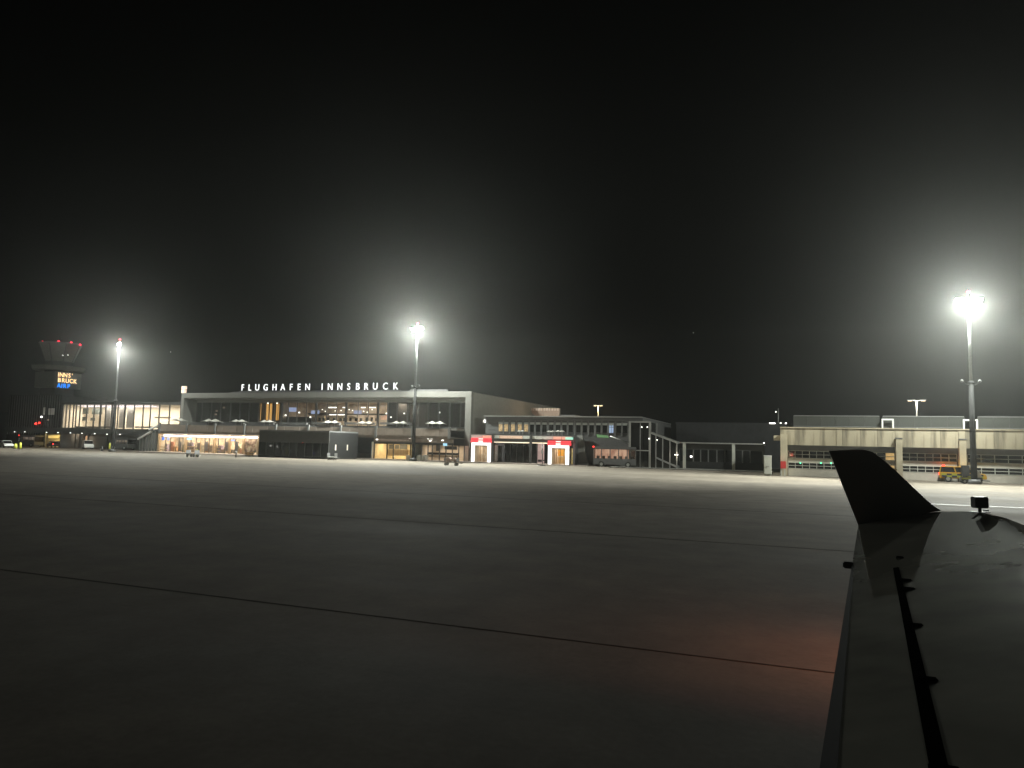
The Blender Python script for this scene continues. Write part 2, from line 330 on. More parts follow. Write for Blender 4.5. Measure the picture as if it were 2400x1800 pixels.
for a, b in zip(su[:-1], su[1:]): box('pane', T, a + 0.065, b - 0.065, VS, VS + 0.02, 0.14, 3.18, M['glass'])
box('transom', T, xs0, xs1, VS - 0.08, VS + 0.1, 3.205, 3.5, M['alu'])
random.seed(3)
goods = [mat('goods_%d' % k, c, 0.6, var=0.25, scale=3) for k, c in enumerate([(.5, .3, .15), (.6, .45, .3), (.4, .33, .28), (.6, .28, .2), (.42, .44, .3), (.7, .65, .55), (.28, .27, .27), (.45, .38, .5)])]
for p in range(378, 600, 9):
    h = random.choice([0.9, 1.2, 1.7, 2.2]); x = U(p + random.uniform(-2, 2), VS + 2.5, 1045)
    box('display_shelf', T, x - 0.45, x + 0.45, VS + 1.4 + random.random(), VS + 2.6, 0.14, h, random.choice(goods))
for p0, p1 in ((419, 427), (479, 489), (527, 536), (551, 560)): pbox('door_leaf', T, p0 + 1, 1035, p1 - 2, 1057, VS - 0.12, 0.05, M['mid'])
for p, y, k in ((382, 1028, 'g_disc'), (394, 1028.5, 'g_screen')):
    o = cyl('round_sign', T, PV(p, y, VS - 0.6), PV(p, y, VS - 0.6) + Vector((0, 0.08, 0)), 0.36, 0.36, M[k], 20)
pbox('screen', T, 438, 1026, 449, 1031, VS - 0.5, 0.08, M['g_cyan'])
pbox('screen', T, 541, 1030, 550, 1034, VS - 0.3, 0.08, M['g_screen'])
mur = bpy.data.materials.new('printed_mural'); mur.use_nodes = True
_n = mur.node_tree.nodes; _l = mur.node_tree.links; _t = _n.new('ShaderNodeTexNoise'); _t.inputs['Scale'].default_value = 1.1; _t.inputs['Detail'].default_value = 5
_c = _n.new('ShaderNodeValToRGB'); _e = _c.color_ramp.elements; _e[0].position = 0.36; _e[0].color = (.05, .07, .04, 1); _e[1].position = 0.62; _e[1].color = (.75, .68, .48, 1)
_x = _c.color_ramp.elements.new(0.5); _x.color = (.45, .30, .22, 1)
_q = _n.new('ShaderNodeTexCoord'); _l.new(_q.outputs['Object'], _t.inputs['Vector']); _l.new(_t.outputs[0], _c.inputs[0]); _l.new(_c.outputs[0], _n['Principled BSDF'].inputs['Base Color'])
pbox('mural_panel', T, 573, 1030, 602, 1060, VS - 0.4, 0.06, mur)
for p0, p1, y in ((374, 390, 1047), (374, 390, 1053), (436, 458, 1046), (436, 458, 1053), (502, 515, 1048), (502, 515, 1055)):
    pbox('queue_rail', T, p0, y, p1, y + 1.6, VS - 1.0, 0.08, M['wood'])
# ground floor to the right of the pavilion
xo0, xo1 = U(876, VS, 1050), U(966, VS, 1050)
box('lintel_band', T, xo0, pu[-1], VS - 0.1, VS + 0.2, 3.25, 3.94, M['brown'])
pbox('light_line', T, 884, 1030.6, 958, 1032.2, VS - 0.2, 0.06, M['g_busdim'])
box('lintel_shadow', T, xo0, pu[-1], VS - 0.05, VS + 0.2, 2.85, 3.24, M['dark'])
room(T, xo0, xo1, VS + 0.21, VS + 5, 0.13, 3.2, M['cream'])
area(T, (xo0 + xo1) / 2, VS + 2.6, 3.1, 7, 2, 360, (1, 0.80, 0.45))
for p0, p1, y0, y1 in ((881, 890, 1041, 1051), (895, 905, 1041, 1052), (912, 922, 1042, 1052), (926, 935, 1043, 1052), (937, 954, 1042, 1054)):
    pbox('rear_window', T, p0, y0, p1, y1, VS + 4.6, 0.05, M['dark2'])
pbox('orange_poster', T, 891.5, 1041, 894.5, 1067, VS + 3.0, 0.05, M['g_amber'] if False else mat('orange_print', (0.75, 0.28, 0.06), 0.6, var=0.1))
for p0, p1 in ((907, 920), (924, 957)): pbox('counter', T, p0, 1053, p1, 1068, VS + 2.2, 0.6, mat('slatted_counter', (0.5, 0.4, 0.27), 0.6, var=0.3, scale=1.5, stretch=(5, 5, .2)))
for p in (877, 907, 922, 962): box('mullion', T, U(p, VS, 1050) - 0.09, U(p, VS, 1050) + 0.09, VS - 0.05, VS + 0.15, 0.13, 2.84, M['dark'])
box('pillar', T, U(878, VS, 1050) - 0.35, U(878, VS, 1050) - 0.12, VS - 0.6, VS - 0.2, 0.12, 3.2, M['white'])
xp0, xp1 = U(988, VS, 1055), U(1088, VS, 1055)
room(T, xp0, xp1, VS + 0.21, VS + 5, 0.13, 2.84, M['room'])
area(T, (xp0 + xp1) / 2, VS + 2.6, 2.75, 7, 2, 216, (1, 0.82, 0.62))
for p in (988, 1003, 1013, 1030, 1045, 1060, 1075, 1088): box('mullion', T, U(p, VS, 1055) - 0.07, U(p, VS, 1055) + 0.07, VS - 0.05, VS + 0.15, 0.13, 2.84, M['dark2'])
pbox('screen', T, 1038.5, 1039, 1047.5, 1045, VS - 0.2, 0.08, M['g_cyan'])
pbox('dark_poster', T, 1022, 1041, 1031, 1057, VS + 4.5, 0.05, M['dark'])
pbox('dark_poster', T, 1042, 1046, 1070, 1054, VS + 1.5, 0.3, M['dark'])
pbox('baggage_belt', T, 1003, 1061, 1072, 1066, VS + 0.9, 0.8, M['black'])
pbox('baggage_belt_base', T, 1003, 1067, 1072, 1072, VS + 0.9, 0.7, M['wood'])
for p, y in ((1003, 1028), (1011, 1028), (1008, 1033), (1037, 1032), (960, 1027), (883, 1030)): pbox('spot_lamp', T, p - 2, y - 1, p + 2, y + 1, VS - 0.3, 0.1, M['g_small'])
# wall lamp on the side wall, roof lamp at the corner
pw = PV(1118, 981, VT + 4)
box('wall_lamp', T, UR + 0.0, UR + 0.3, VT + 6.0, VT + 6.5, 9.0 - 1.7, 9.0 - 1.2, M['g_small'])
a, b, z0, z1 = RC(426, 905, 434, 919, VT + 0.3)
lb = box('corner_lamp', T, a, b, VT + 0.2, VT + 0.8, z0 + 0.62, z1, mat('lit_beacon_box', (.7, .6, .5), .6, var=0, em=(1, .72, .55), es=.75))
box('corner_lamp_base', T, a, b - 0.1, VT + 0.2, VT + 0.8, 12.73, z0 + 0.55, mat('lit_beacon_box', (.7, .6, .5)))

# roof lettering
S = thing('roof_lettering', 'white illuminated letters reading FLUGHAFEN INNSBRUCK along the terminal roof edge', 'sign', (-87, VT + 0.2, 12.73))
lx = [569, 585.5, 603, 622.7, 643.6, 663, 682.4, 701, 721, 755, 774, 796.5, 817.4, 838.3, 858, 879.5, 903, 927]
for ch, p in zip('FLUGHAFENINNSBRUCK', lx):
    letter(S, ch, (U(p, VT + 0.2, 905), VT + 0.2, 13.16), 1.88, M['g_letter'], (math.pi / 2, 0, 0), 0.05, 0.004, 0.88)
box('support_rail', S, -105.8, -67.4, VT + 0.15, VT + 0.28, 12.96, 13.06, M['dark2'])

# parasols on the terraces
def parasol(px, py, v, wpx, label):
    c = PV(px, py, v); wd = wpx / FPX * (c - CAM).dot(FW) / 2
    t = thing('terrace_parasol', label, 'parasol', (c.x, v, 5.86 if v < 118 and c.x < -56 else c.z - 2.0), 'parasols on the terraces')
    z = c.z; h = wd * 0.28; d = wd * 0.8; vs_, fs = [], []
    n = 13
    for j in (-1, 0, 1):
        for i in range(n):
            s = -1 + 2 * i / (n - 1); pk = (1 - abs(abs(s) - 0.5) * 2)
            vs_.append((c.x + s * wd, v + j * d, z + h * pk * (1 - 0.8 * abs(j)) - 0.12 * abs(j)))
    for j in range(2):
        for i in range(n - 1): q = j * n + i; fs.append((q, q + 1, q + n + 1, q + n))
    o = poly('canopy', t, vs_, fs, M['canvas']); sm_ = o.modifiers.new('solid', 'SOLIDIFY'); sm_.thickness = 0.04
    for s in (-0.5, 0.5): cyl('pole', t, (c.x + s * wd, v, t.location.z), (c.x + s * wd, v, z + h * 0.8), 0.03, 0.03, M['alu'], 8)
for px, py, wp, lab in ((418, 985, 34, 'twin white parasol at the far end of the terrace beside the pale frame post'),
        (497, 987, 40, 'twin white parasol before the dim upper windows, second from the frame post'),
        (560, 987.5, 34, 'twin white parasol left of the golden upright panels on the terrace'),
        (626, 988.5, 32, 'twin white parasol directly below the golden upright panels'),
        (777, 990, 36, 'twin white parasol before the lit restaurant windows, the wider one'),
        (857, 991.5, 36, 'twin white parasol before the last lit restaurant windows'),
        (937, 991.5, 37, 'twin white parasol on the dark terrace just left of the floodlight mast'),
        (1022, 992, 40, 'twin white parasol on the dark terrace right of the floodlight mast')):
    parasol(px, py, VB + 1.0, wp, lab)

# ------------------------------------------------------------------ dark pavilion in front of the terminal
VP = 104.0
xp0, xp1 = U(606, VP, 1042), U(771, VP, 1042); zp = PV(690, 1008.5, VP).z
D = thing('glazed_pavilion', 'dark flat-roofed pavilion with tinted glass front standing before the terminal', 'building', ((xp0 + xp1) / 2, VP, 0))
box('roof', D, xp0, xp1, VP, 113.0, zp - 0.25, zp, M['dark2'], 0.03)
box('fascia', D, xp0 + 0.05, xp1 - 0.05, VP + 0.03, VP + 0.25, 2.75, zp - 0.255, M['dark'])
box('side_wall', D, xp1 - 0.25, xp1 - 0.02, VP + 0.26, 113.0, 0, zp - 0.255, mat('anthracite_cladding', (0.016, 0.016, 0.016), 0.8, var=.1, spec=.08))
box('side_wall', D, xp0 + 0.02, xp0 + 0.25, VP + 0.26, 113.0, 0, zp - 0.255, M['dark2'])
box('plinth', D, xp0 + 0.03, xp1 - 0.03, VP + 0.02, VP + 0.25, 0, 0.32, M['black'])
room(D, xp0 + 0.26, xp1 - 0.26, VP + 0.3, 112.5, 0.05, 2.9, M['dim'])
n = 9; s = (xp1 - xp0) / n
for k in range(n + 1): box('mullion', D, max(xp0 + .06, xp0 + k * s - 0.07), min(xp1 - .06, xp0 + k * s + 0.07), VP + 0.0, VP + 0.2, 0.325, 2.745, M['dark'])
for k in range(n):
    box('pane', D, xp0 + k * s + 0.08, xp0 + (k + 1) * s - 0.08, VP + 0.06, VP + 0.08, 0.33, 2.74, M['dglass'])
    if k in (0, 3, 4, 5, 6, 8): box('blind', D, xp0 + k * s + 0.15, xp0 + (k + 1) * s - 0.35, VP + 0.5, VP + 0.53, 0.4, 2.7, mat('grey_blind', (.35, .35, .33), .8, var=.2))
for p, y, k, r in ((634, 1045, 'g_small', 1.8), (649, 1046, 'g_small', 1.2), (651, 1049, 'g_small', 1.0), (703, 1035, 'g_tail', 1.0), (706, 1036, 'g_tail', 0.9), (709, 1038.5, 'g_tail', 1.0),
                   (691, 1051, 'g_small', .7), (697, 1052, 'g_small', .7), (682, 1054, 'g_small', .7), (676, 1062, 'g_small', .7), (692, 1062.5, 'g_violet', 1.6), (735, 1062.5, 'g_violet', 1.6), (746, 1060, 'g_small', 1.1)):
    pbox('glass_reflection_dot', D, p - r, y - r, p + r, y + r, VP + 1.2, 0.05, M[k])  # glowing boxes behind the glass stand in for lights reflected in it
# two slim windows in the side wall
for vv in (106.0, 109.6): box('slim_window', D, xp1 - 0.03, xp1 + 0.03, vv - 0.16, vv + 0.16, 1.55, 2.55, mat('frosted_pane', (.6, .55, .48), .5, var=.05, em=(1, .85, .7), es=.12))

# ------------------------------------------------------------------ departure hall (glass, left)
VH = 123.0
Hh = thing('glass_hall', 'glass-fronted hall with bright interior and curved end beside the terminal', 'building', (-150, VH, 0))
zt, zb = PV(240, 948, VH).z, PV(240, 1004, VH).z
plan = []
hp = [146, 155, 163, 172, 178, 187, 203, 220, 235, 247, 262, 276, 292, 314, 335, 352]
for p in hp: plan.append(Vector((U(p, VH, 975), VH, 0)))
last = plan[-1]; R_ = 16.0
for k in range(1, 7):
    a = k * math.radians(9.0); plan.append(Vector((last.x + R_ * math.sin(a), last.y + R_ * (1 - math.cos(a)), 0)))
x0h, x1h = plan[0].x, plan[-1].x
for i, p in enumerate(plan):
    wd = 0.20 if i in (8, 10, 12) else 0.10
    box('mullion', Hh, p.x - wd, p.x + wd, p.y - 0.12, p.y + 0.12, zb, zt, M['dark'])
for a, b in zip(plan[:-1], plan[1:]):
    d = (b - a).normalized(); nrm = Vector((d.y, -d.x, 0)) * 0.015
    a2, b2 = a + d * 0.13, b - d * 0.13
    poly('pane', Hh, [a2 + nrm + Vector((0, 0, zb)), b2 + nrm + Vector((0, 0, zb)), b2 + nrm + Vector((0, 0, zt)), a2 + nrm + Vector((0, 0, zt)),
                      a2 - nrm + Vector((0, 0, zb)), b2 - nrm + Vector((0, 0, zb)), b2 - nrm + Vector((0, 0, zt)), a2 - nrm + Vector((0, 0, zt))],
         [(0, 1, 2, 3), (7, 6, 5, 4), (0, 4, 5, 1), (1, 5, 6, 2), (2, 6, 7, 3), (3, 7, 4, 0)], M['glass'])
# roof and floor slabs follow the plan
def slab(name, z0, z1, m, off=0.4):
    pts = [Vector((p.x, p.y - off, z0)) for p in plan] + [Vector((x1h, 145, z0)), Vector((x0h, 145, z0))]
    return prism(name, Hh, pts, (0, 0, z1 - z0), m)
slab('roof', zt + 0.005, zt + 0.55, M['dark']); slab('floor_slab', zb - 1.15, zb - 0.005, M['dark'], 0.6)
hw = mat('hall_wall', (0.80, 0.72, 0.58), 0.8, var=0.04)
box('interior_wall', Hh, x0h + .01, x1h + 2.5, VH + 8.0, VH + 8.2, zb, zt, hw); box('interior_wall', Hh, x0h + .01, x0h + .2, VH + .2, VH + 7.99, zb, zt, hw)
slab('ceiling', zt - .05, zt - .002, mat('white_ceiling', (.7, .66, .58), .8, var=.03), -.15); slab('floor_finish', zb + .002, zb + .03, mat('hall_floor', (.35, .30, .24), .4, var=.1), -.15)
box('end_wall', Hh, x0h - 0.3, x0h, VH, 145, 0, zt, M['dark2'])
area(Hh, (x0h + x1h) / 2, VH + 4.0, zt - 0.1, abs(x1h - x0h) * 0.9, 2.5, 7500, (1, 0.90, 0.77))
for yy, dz in ((VH + 0.7, 0.18), (VH + 1.6, 0.30), (VH + 2.6, 0.38)):
    for i in range(3, 15):
        a, b = plan[i].x + 0.15, plan[i + 1].x - 0.15
        if b - a > 0.4: box('light_tube', Hh, a, b, yy, yy + 0.12, zt - dz - 0.09, zt - dz, M['g_pink'])
for p0, p1, y0, y1 in ((191, 207, 957, 970), (215, 239, 957, 971), (190, 202, 977, 986), (212, 222, 979, 986)):
    pbox('wall_picture', Hh, p0, y0, p1, y1, VH + 5.2, 0.1, mat('dark_picture', (.07, .08, .07), .5, var=.3))
for p0, p1 in ((163, 172), (248, 258), (262, 268), (279, 289), (297, 312)): pbox('partition', Hh, p0, 955, p1, 1003, VH + 3.5, 0.2, mat('grey_partition', (.42, .41, .38), .7, var=.15))
for p0, p1 in ((178, 203), (205, 234), (236, 262), (316, 352), (354, 380)): pbox('seat_row', Hh, p0, 999.5, p1, 1003, VH + 1.4, 0.5, M['dark2'])
pbox('beam', Hh, 362, 977, 398, 980.5, VH + 3.0, 0.3, M['brown'])
# ground floor under the band
zg = zb - 1.16
xg0 = U(40, VH + 2, 1030)
box('entrance_canopy', Hh, xg0, x0h - 0.01, VH - 0.6, 145, zg - 0.2, zb - 0.1, M['dark'])
box('canopy_soffit', Hh, x0h, U(345, VH, 1030), VH - 0.6, VH + 6, zg - 0.25, zg - 0.01, M['dark'])
box('rear_wall', Hh, xg0, U(350, VH, 1030), VH + 8, VH + 8.3, 0, zg - 0.26, M['dim'])
for p, y in ((34, 1012), (58, 1012), (109, 1013.2), (136, 1013.8), (165, 1014.4), (192, 1015.4), (222, 1016.4), (251, 1017.6), (281, 1018)):
    q = PV(p, y, VH - 0.7); cyl('down_lamp', Hh, q - Vector((0, 0, .06)), q + Vector((0, 0, .06)), 0.15, 0.11, M['g_small'], 10)
for p0, p1, y0, y1, mm in ((108, 145, 1019, 1048, M['cream']), (157, 204, 1021, 1050, mat('peach_wall', (.66, .48, .34), .8, var=.1)), (206, 250, 1023, 1050, M['mid'])):
    a, b, z0, z1 = RC(p0, y0, p1, y1, VH + 6); box('bay_wall', Hh, a, b, VH + 6, VH + 6.3, 0.02, min(z1, zg - .27), mm)
a = U(126, VH + 4, 1030); area(Hh, a, VH + 4.2, zg - 0.3, 3.5, 2, 264, (1, 0.75, 0.3))
a = U(180, VH + 4, 1030); area(Hh, a, VH + 4.2, zg - 0.3, 5.0, 2, 216, (1, 0.78, 0.52))
pbox('lit_fascia', Hh, 113, 1021, 137, 1027, VH + 5.6, 0.2, M['g_yellowroom'])
for p in (104, 148, 156, 165, 176, 186, 196, 205): box('bay_post', Hh, U(p, VH + 3, 1035) - 0.14, U(p, VH + 3, 1035) + 0.14, VH + 3, VH + 3.3, 0, zg - 0.26, M['dark2'])
for (pa, pb) in ((176, 186), (186, 196)):
    q0, q1 = PV(pa, 1048, VH + 3.4), PV(pb, 1022, VH + 3.4); cyl('brace', Hh, q0, q1, 0.08, 0.08, M['dark2'], 8)
# link ramp between hall and terminal
Lr = thing('covered_ramp', 'dark covered ramp with pale sloping roof edges between glass hall and shops', 'ramp', (U(345, 116), 116, 0))
q = [PV(328, 1031, 116), PV(356, 1014, 116), PV(366, 1014, 116), PV(366, 1056, 116), PV(328, 1056, 116)]
prism('wall', Lr, q, (0, 4.0, 0), M['mid'])
for y0, y1, p0, p1 in ((1031, 1013.5, 326, 357), (1008.5, 999, 352, 374)):
    a, b = PV(p0, y0, 115.9), PV(p1, y1, 115.9)
    prism('roof_edge', Lr, [a, b, b + Vector((0, 0, .35)), a + Vector((0, 0, .35))], (0, -0.5, 0), M['white'])
for p in range(330, 366, 7): box('rib', Lr, U(p, 115.9) - 0.05, U(p, 115.9) + 0.05, 115.82, 115.99, 0, PV(p, 1030 - (p - 330) * .55, 116).z, M['alu'])

# low dark block left of the hall
V2 = 134.0
a, b, z0, z1 = RC(18, 926, 140, 1045, V2)
K = thing('ribbed_block', 'dark ribbed block under the control tower at the left edge', 'building', ((a + b) / 2, V2, 0))
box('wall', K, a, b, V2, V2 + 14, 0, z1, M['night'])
for k in range(22):
    x = a + (b - a) * (k + .5) / 22; box('rib', K, x - 0.09, x + 0.09, V2 - 0.18, V2 - 0.004, 3.0, z1 - 0.1, M['dark'])
for p0, p1, y0, y1 in ((101, 105, 955, 972), (113, 117, 957, 972), (119, 127, 957, 972)): pbox('lit_window', K, p0, y0, p1, y1, V2 - 0.5, 0.1, mat('dim_window', (.4, .38, .34), .5, var=.05, em=(1, .92, .8), es=.07))
for p, y, kk in ((83, 993, 'g_tail'), (91, 991, 'g_tail'), (96, 977, 'g_small'), (112, 984, 'g_busdim')): pbox('signal_lamp', K, p - 1.5, y - 1.8, p + 1.5, y + 1.8, V2 - 0.6, 0.2, M[kk])
a2 = U(-60, V2); box('side_annex', K, a2, a - 0.01, V2 + 2, V2 + 12, 0, PV(10, 965, V2).z, M['dark'])
# ------------------------------------------------------------------ control tower
VC = 140.0
cq = PV(128, 890, VC); uc = cq.x; side = 8.1
C_ = thing('control_tower', 'control tower with flared cab, red obstruction lights and lit sign box', 'tower', (uc - side / 2, VC + side / 2, 0))
zb0, zb1 = PV(128, 908, VC).z, PV(128, 870, VC).z
cx, cyy = uc - side / 2, VC + side / 2
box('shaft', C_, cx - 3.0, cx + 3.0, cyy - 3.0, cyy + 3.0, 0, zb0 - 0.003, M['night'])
box('sign_box', C_, uc - side, uc, VC, VC + side, zb0, zb1, M['tower'], 0.05)
def octa(name, z0, r0, z1, r1, m):
    vs_, fs = [], []
    for (z, r) in ((z0, r0), (z1, r1)):
        for k in range(8):
            t = math.radians(22.5 + 45 * k); vs_.append((cx + r * math.cos(t), cyy + r * math.sin(t), z))
    for k in range(8): fs.append((k, (k + 1) % 8, 8 + (k + 1) % 8, 8 + k))
    fs += [tuple(range(7, -1, -1)), tuple(range(8, 16))]
    return poly(name, C_, vs_, fs, m)
zs0, zs1 = PV(128, 866, VC).z, PV(128, 856, VC).z
zc0, zc1 = PV(128, 844, VC).z, PV(128, 803, VC).z
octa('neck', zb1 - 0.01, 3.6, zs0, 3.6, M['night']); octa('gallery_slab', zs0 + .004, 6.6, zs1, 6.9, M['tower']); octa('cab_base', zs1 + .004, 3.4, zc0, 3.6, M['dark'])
octa('cab_glazing', zc0 + .004, 3.6, zc1, 5.4, mat('tower_glass', (.12, .115, .10), .3, var=.1)); octa('cab_roof', zc1 + .004, 5.6, zc1 + 0.4, 5.3, M['dark2'])
for k in range(8):
    t = math.radians(22.5 + 45 * k); e = Vector((math.cos(t), math.sin(t), 0))
    cyl('cab_mullion', C_, Vector((cx, cyy, zc0)) + e * 3.62, Vector((cx, cyy, zc1)) + e * 5.42, 0.12, 0.12, M['dark'], 8)
for p, y in ((100, 801), (137, 800), (167, 803), (188, 808)):
    q = PV(p, y, VC + (1 if p < 150 else 5)); ball('obstruction_light', C_, q, 0.26, M['g_obst'])
    cyl('light_stem', C_, (q.x, q.y, zc1 + .3), q, 0.05, 0.05, M['dark'], 6)
for p, y in ((147, 833), (159, 832)): q = PV(p, y, VC - 1); ball('gallery_lamp', C_, q, 0.14, M['g_small'])
cyl('antenna', C_, (cx, cyy, zc1 + .4), (cx, cyy, zc1 + 2.6), 0.06, 0.03, M['dark'], 6)
TS = thing('tower_sign', 'illuminated sign of orange and blue letters on the control tower box', 'sign', (uc + 0.05, VC + 1, zb0))
lh = (zb1 - zb0) / 3
for row, txt, k in ((2, "INNS'", 'g_orange'), (1, 'BRUCK', 'g_orange'), (0, 'AIRP', 'g_blue')):
    yv = VC + 0.75
    for ch in txt:
        wdt = {'I': 0.55, "'": 0.5}.get(ch, 1.2)
        letter(TS, ch, (uc + 0.06, yv + wdt / 2, zb0 + row * lh + 0.12), lh * 1.12, M[k], (math.pi / 2, 0, math.pi / 2), 0.03, 0.012, 0.95)
        yv += wdt

# ------------------------------------------------------------------ arrivals building (right of the terminal)
VA = 118.0
A = thing('arrivals_building', 'low dark two-storey building with a row of small upper windows', 'building', (-40, VA, 0))
xa0, xa1 = U(1136, VA, 995), U(1506, VA, 985)
zr = PV(1320, 975.5, VA).z; zw1, zw0 = PV(1320, 990, VA).z, PV(1320, 1014, VA).z; zs = PV(1320, 1020, VA).z
box('roof', A, xa0, xa1, VA - 0.5, 150, zr - 0.16, zr, M['alu'])
box('parapet', A, xa0 + 0.02, xa1 - 0.02, VA, VA + 0.3, zw1 + 0.3, zr - 0.165, M['dark2'])
box('side_wall', A, xa1 - 0.3, xa1 - 0.03, VA + 0.31, 150, 0, zr - 0.165, M['mid'])
box('wall', A, xa0 + 0.02, xa1 - 0.31, VA + 0.35, VA + 0.6, zs, zw1 + 0.295, M['dark2'])
wins = [1172, 1185, 1201, 1217, 1232, 1246, 1260, 1275, 1291, 1307, 1322, 1337, 1354.6, 1370, 1386, 1401.6, 1417, 1432, 1450, 1464, 1480]
for i, p in enumerate(wins):
    x = U(p, VA, 1002); wd = 0.42
    wf = box('window_frame', A, x - wd, x + wd, VA + 0.30, VA + 0.345, zw0, zw1, M['mid'])
    gm = M['dglass']
    if 1 <= i + 1 <= 5: gm = glow_tex('warm_lit_pane', (1, .70, .34), (.12, .06, .03), .42, 3.5, (1, 1, 1))
    if p == 1432: gm = M['g_skywin']
    box('pane', wf, x - wd + .07, x + wd - .07, VA + 0.22, VA + 0.295, zw0 + .08, zw1 - 0.42, gm)
    box('roller_blind', wf, x - wd + .02, x + wd - .02, VA + 0.16, VA + 0.29, zw1 - 0.41, zw1 - 0.02, mat('pale_blind', (.42, .43, .40), .8, var=.25))
    if p == 1432: box('glazing_bar', wf, x - .03, x + .03, VA + 0.15, VA + 0.21, zw0 + .08, zw1 - .42, M['dark']); box('glazing_bar', wf, x - .4, x + .4, VA + 0.15, VA + 0.21, zw0 + 1.0, zw0 + 1.06, M['dark'])
for a, b in zip(wins[:-1], wins[1:]):
    x = U((a + b) / 2, VA, 1002); box('pilaster', A, x - 0.1, x + 0.1, VA + 0.2, VA + 0.34, zs + .01, zw1 + .29, M['mid'])
# terrace of the arrivals building and canopy between the two lit portals
xc0, xc1 = U(1100, VA - 3, 1025), U(1345, VA - 3, 1025)
zq1, zq0 = PV(1220, 1021.5, VA - 3).z, PV(1220, 1033, VA - 3).z
box('terrace_slab', A, xc0, xc1, VA - 3, VA + 0.34, zq1, zq1 + 0.12, M['mid'])
k = 0
px = 1104
cols_ = ['pale_c', 'peach_c']
while px < 1340:
    wpx = [26, 22, 18, 30, 25, 33, 14, 24, 20][k % 9]
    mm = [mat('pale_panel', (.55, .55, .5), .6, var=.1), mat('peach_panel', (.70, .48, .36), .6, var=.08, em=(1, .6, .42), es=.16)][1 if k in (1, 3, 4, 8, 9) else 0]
    a, b, z0, z1 = RC(px + .5, 1021, min(1340, px + wpx) - .5, 1026.5, VA - 3.05)
    box('soffit_panel', A, a, b, VA - 3.05, VA - 2.95, zq1 - 0.50, zq1 - 0.01, mm); px += wpx; k += 1
box('canopy_beam', A, xc0, xc1, VA - 2.94, VA - 2.6, zq0 - 0.15, zq1 - 0.52, M['dark2'])
a, b = PV(1146, 1035.8, VA - 3), PV(1290, 1039, VA - 3); zz = (a.z + b.z) / 2
box('light_line', A, a.x, b.x, VA - 3.0, VA - 2.95, zz - 0.06, zz + 0.06, mat('warm_light_line', (.8, .7, .5), .5, var=0, em=(1, .84, .60), es=1.6))
for p in (1155, 1244): box('column', A, U(p, VA - 3.2, 1030) - 0.2, U(p, VA - 3.2, 1030) + 0.2, VA - 3.3, VA - 3.06, 0.12, zq1 + .1, M['dark'])
# ground floor: dark glazed entrance
xe0, xe1 = U(1150, VA, 1060), U(1262, VA, 1060)
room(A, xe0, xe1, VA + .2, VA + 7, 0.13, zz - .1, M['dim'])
for p in (1166, 1181, 1196, 1211, 1226, 1241, 1257): box('mullion', A, U(p, VA, 1060) - .06, U(p, VA, 1060) + .06, VA, VA + .15, .13, zz - .1, M['dark'])
em_ = [1166, 1181, 1196, 1211, 1226, 1241, 1257]
for p, q in zip(em_[:-1], em_[1:]): box('pane', A, U(p, VA, 1060) + .07, U(q, VA, 1060) - .07, VA + .05, VA + .07, .14, zz - .11, M['dglass'])
for p, y in ((1204, 1045), (1213, 1046), (1229, 1044), (1239, 1045), (1246, 1045), (1256, 1046), (1195, 1063)): pbox('spot_lamp', A, p - 1.2, y - 1, p + 1.2, y + 1, VA + 1.5, .1, mat('dim_spot', (.8, .8, .8), .5, var=0, em=(1, .95, .85), es=1.4))
for p0, p1 in ((1148, 1153), (1160, 1166)): pbox('pale_post', A, p0, 1043, p1, 1080, VA - .6, .3, mat('light_grey_post', (.5, .52, .48), .5, var=.1))  # posts are light grey by their own colour
pbox('pink_panel', A, 1260, 1039, 1275, 1086, VA - .8, .2, mat('pinkish_panel', (.75, .58, .55), .6, var=.1, em=(1, .75, .72), es=.22))
pbox('yellow_lit_bay', A, 1336, 1051, 1343, 1088, VA - .5, .2, glow_tex('yellow_bay', (1, .75, .30), (.5, .4, .1), .6, 3))
pbox('teal_light', A, 1325, 1025, 1343, 1030.5, VA - 3.2, .1, mat('teal_glow', (.3, .6, .5), .6, var=0, em=(.35, 1, .75), es=.5))
# right half of the ground floor: dark, with a tapering concrete pier
box('ground_wall', A, U(1345, VA, 1050), xa1 - .32, VA + .3, VA + .6, 0, zs - .005, M['dark2'])
q = [PV(1352, 1020, VA - 1), PV(1364, 1020, VA - 1), PV(1375, 1084, VA - 1), PV(1350, 1084, VA - 1)]
prism('pier', A, q, (0, 0.9, 0), M['concrete_grey'])
box('pier_base', A, U(1350, VA - 1.6), U(1382, VA - 1.6), VA - 1.6, VA - .2, .01, .45, M['concrete_grey'], .03)
box('end_pier', A, U(1343.5, VA - 2.8), U(1349.5, VA - 2.8), VA - 2.9, VA + .2, 0, zq1 - .02, M['dark2'])
aw = [PV(1398, 1019, VA - 2), PV(1424, 1021, VA - 2), PV(1428, 1027, VA - 3.5), PV(1400, 1026, VA - 3.5)]
prism('green_lit_awning', A, aw, (0, 0, .08), mat('green_lit_awning', (.06, .13, .05), .7, var=.2, em=(.4, .8, .25), es=.03))  # green light on the awning is put into its colour and faint glow
cyl('awning_rail', A, PV(1430, 1022, VA - 2), PV(1476, 1040, VA - 2), .09, .09, M['alu'], 8)
for px, py, wp, lab in ((1221, 1010, 16, 'peach-lit parasol below the warm-lit small upper windows'),
        (1291, 1011, 16, 'smaller pale parasol of the pair above the second red-topped portal'), (1313, 1010.5, 20, 'brighter pale parasol of the pair above the second red-topped portal')):
    parasol(px, py, VA - 1.6, wp, lab)

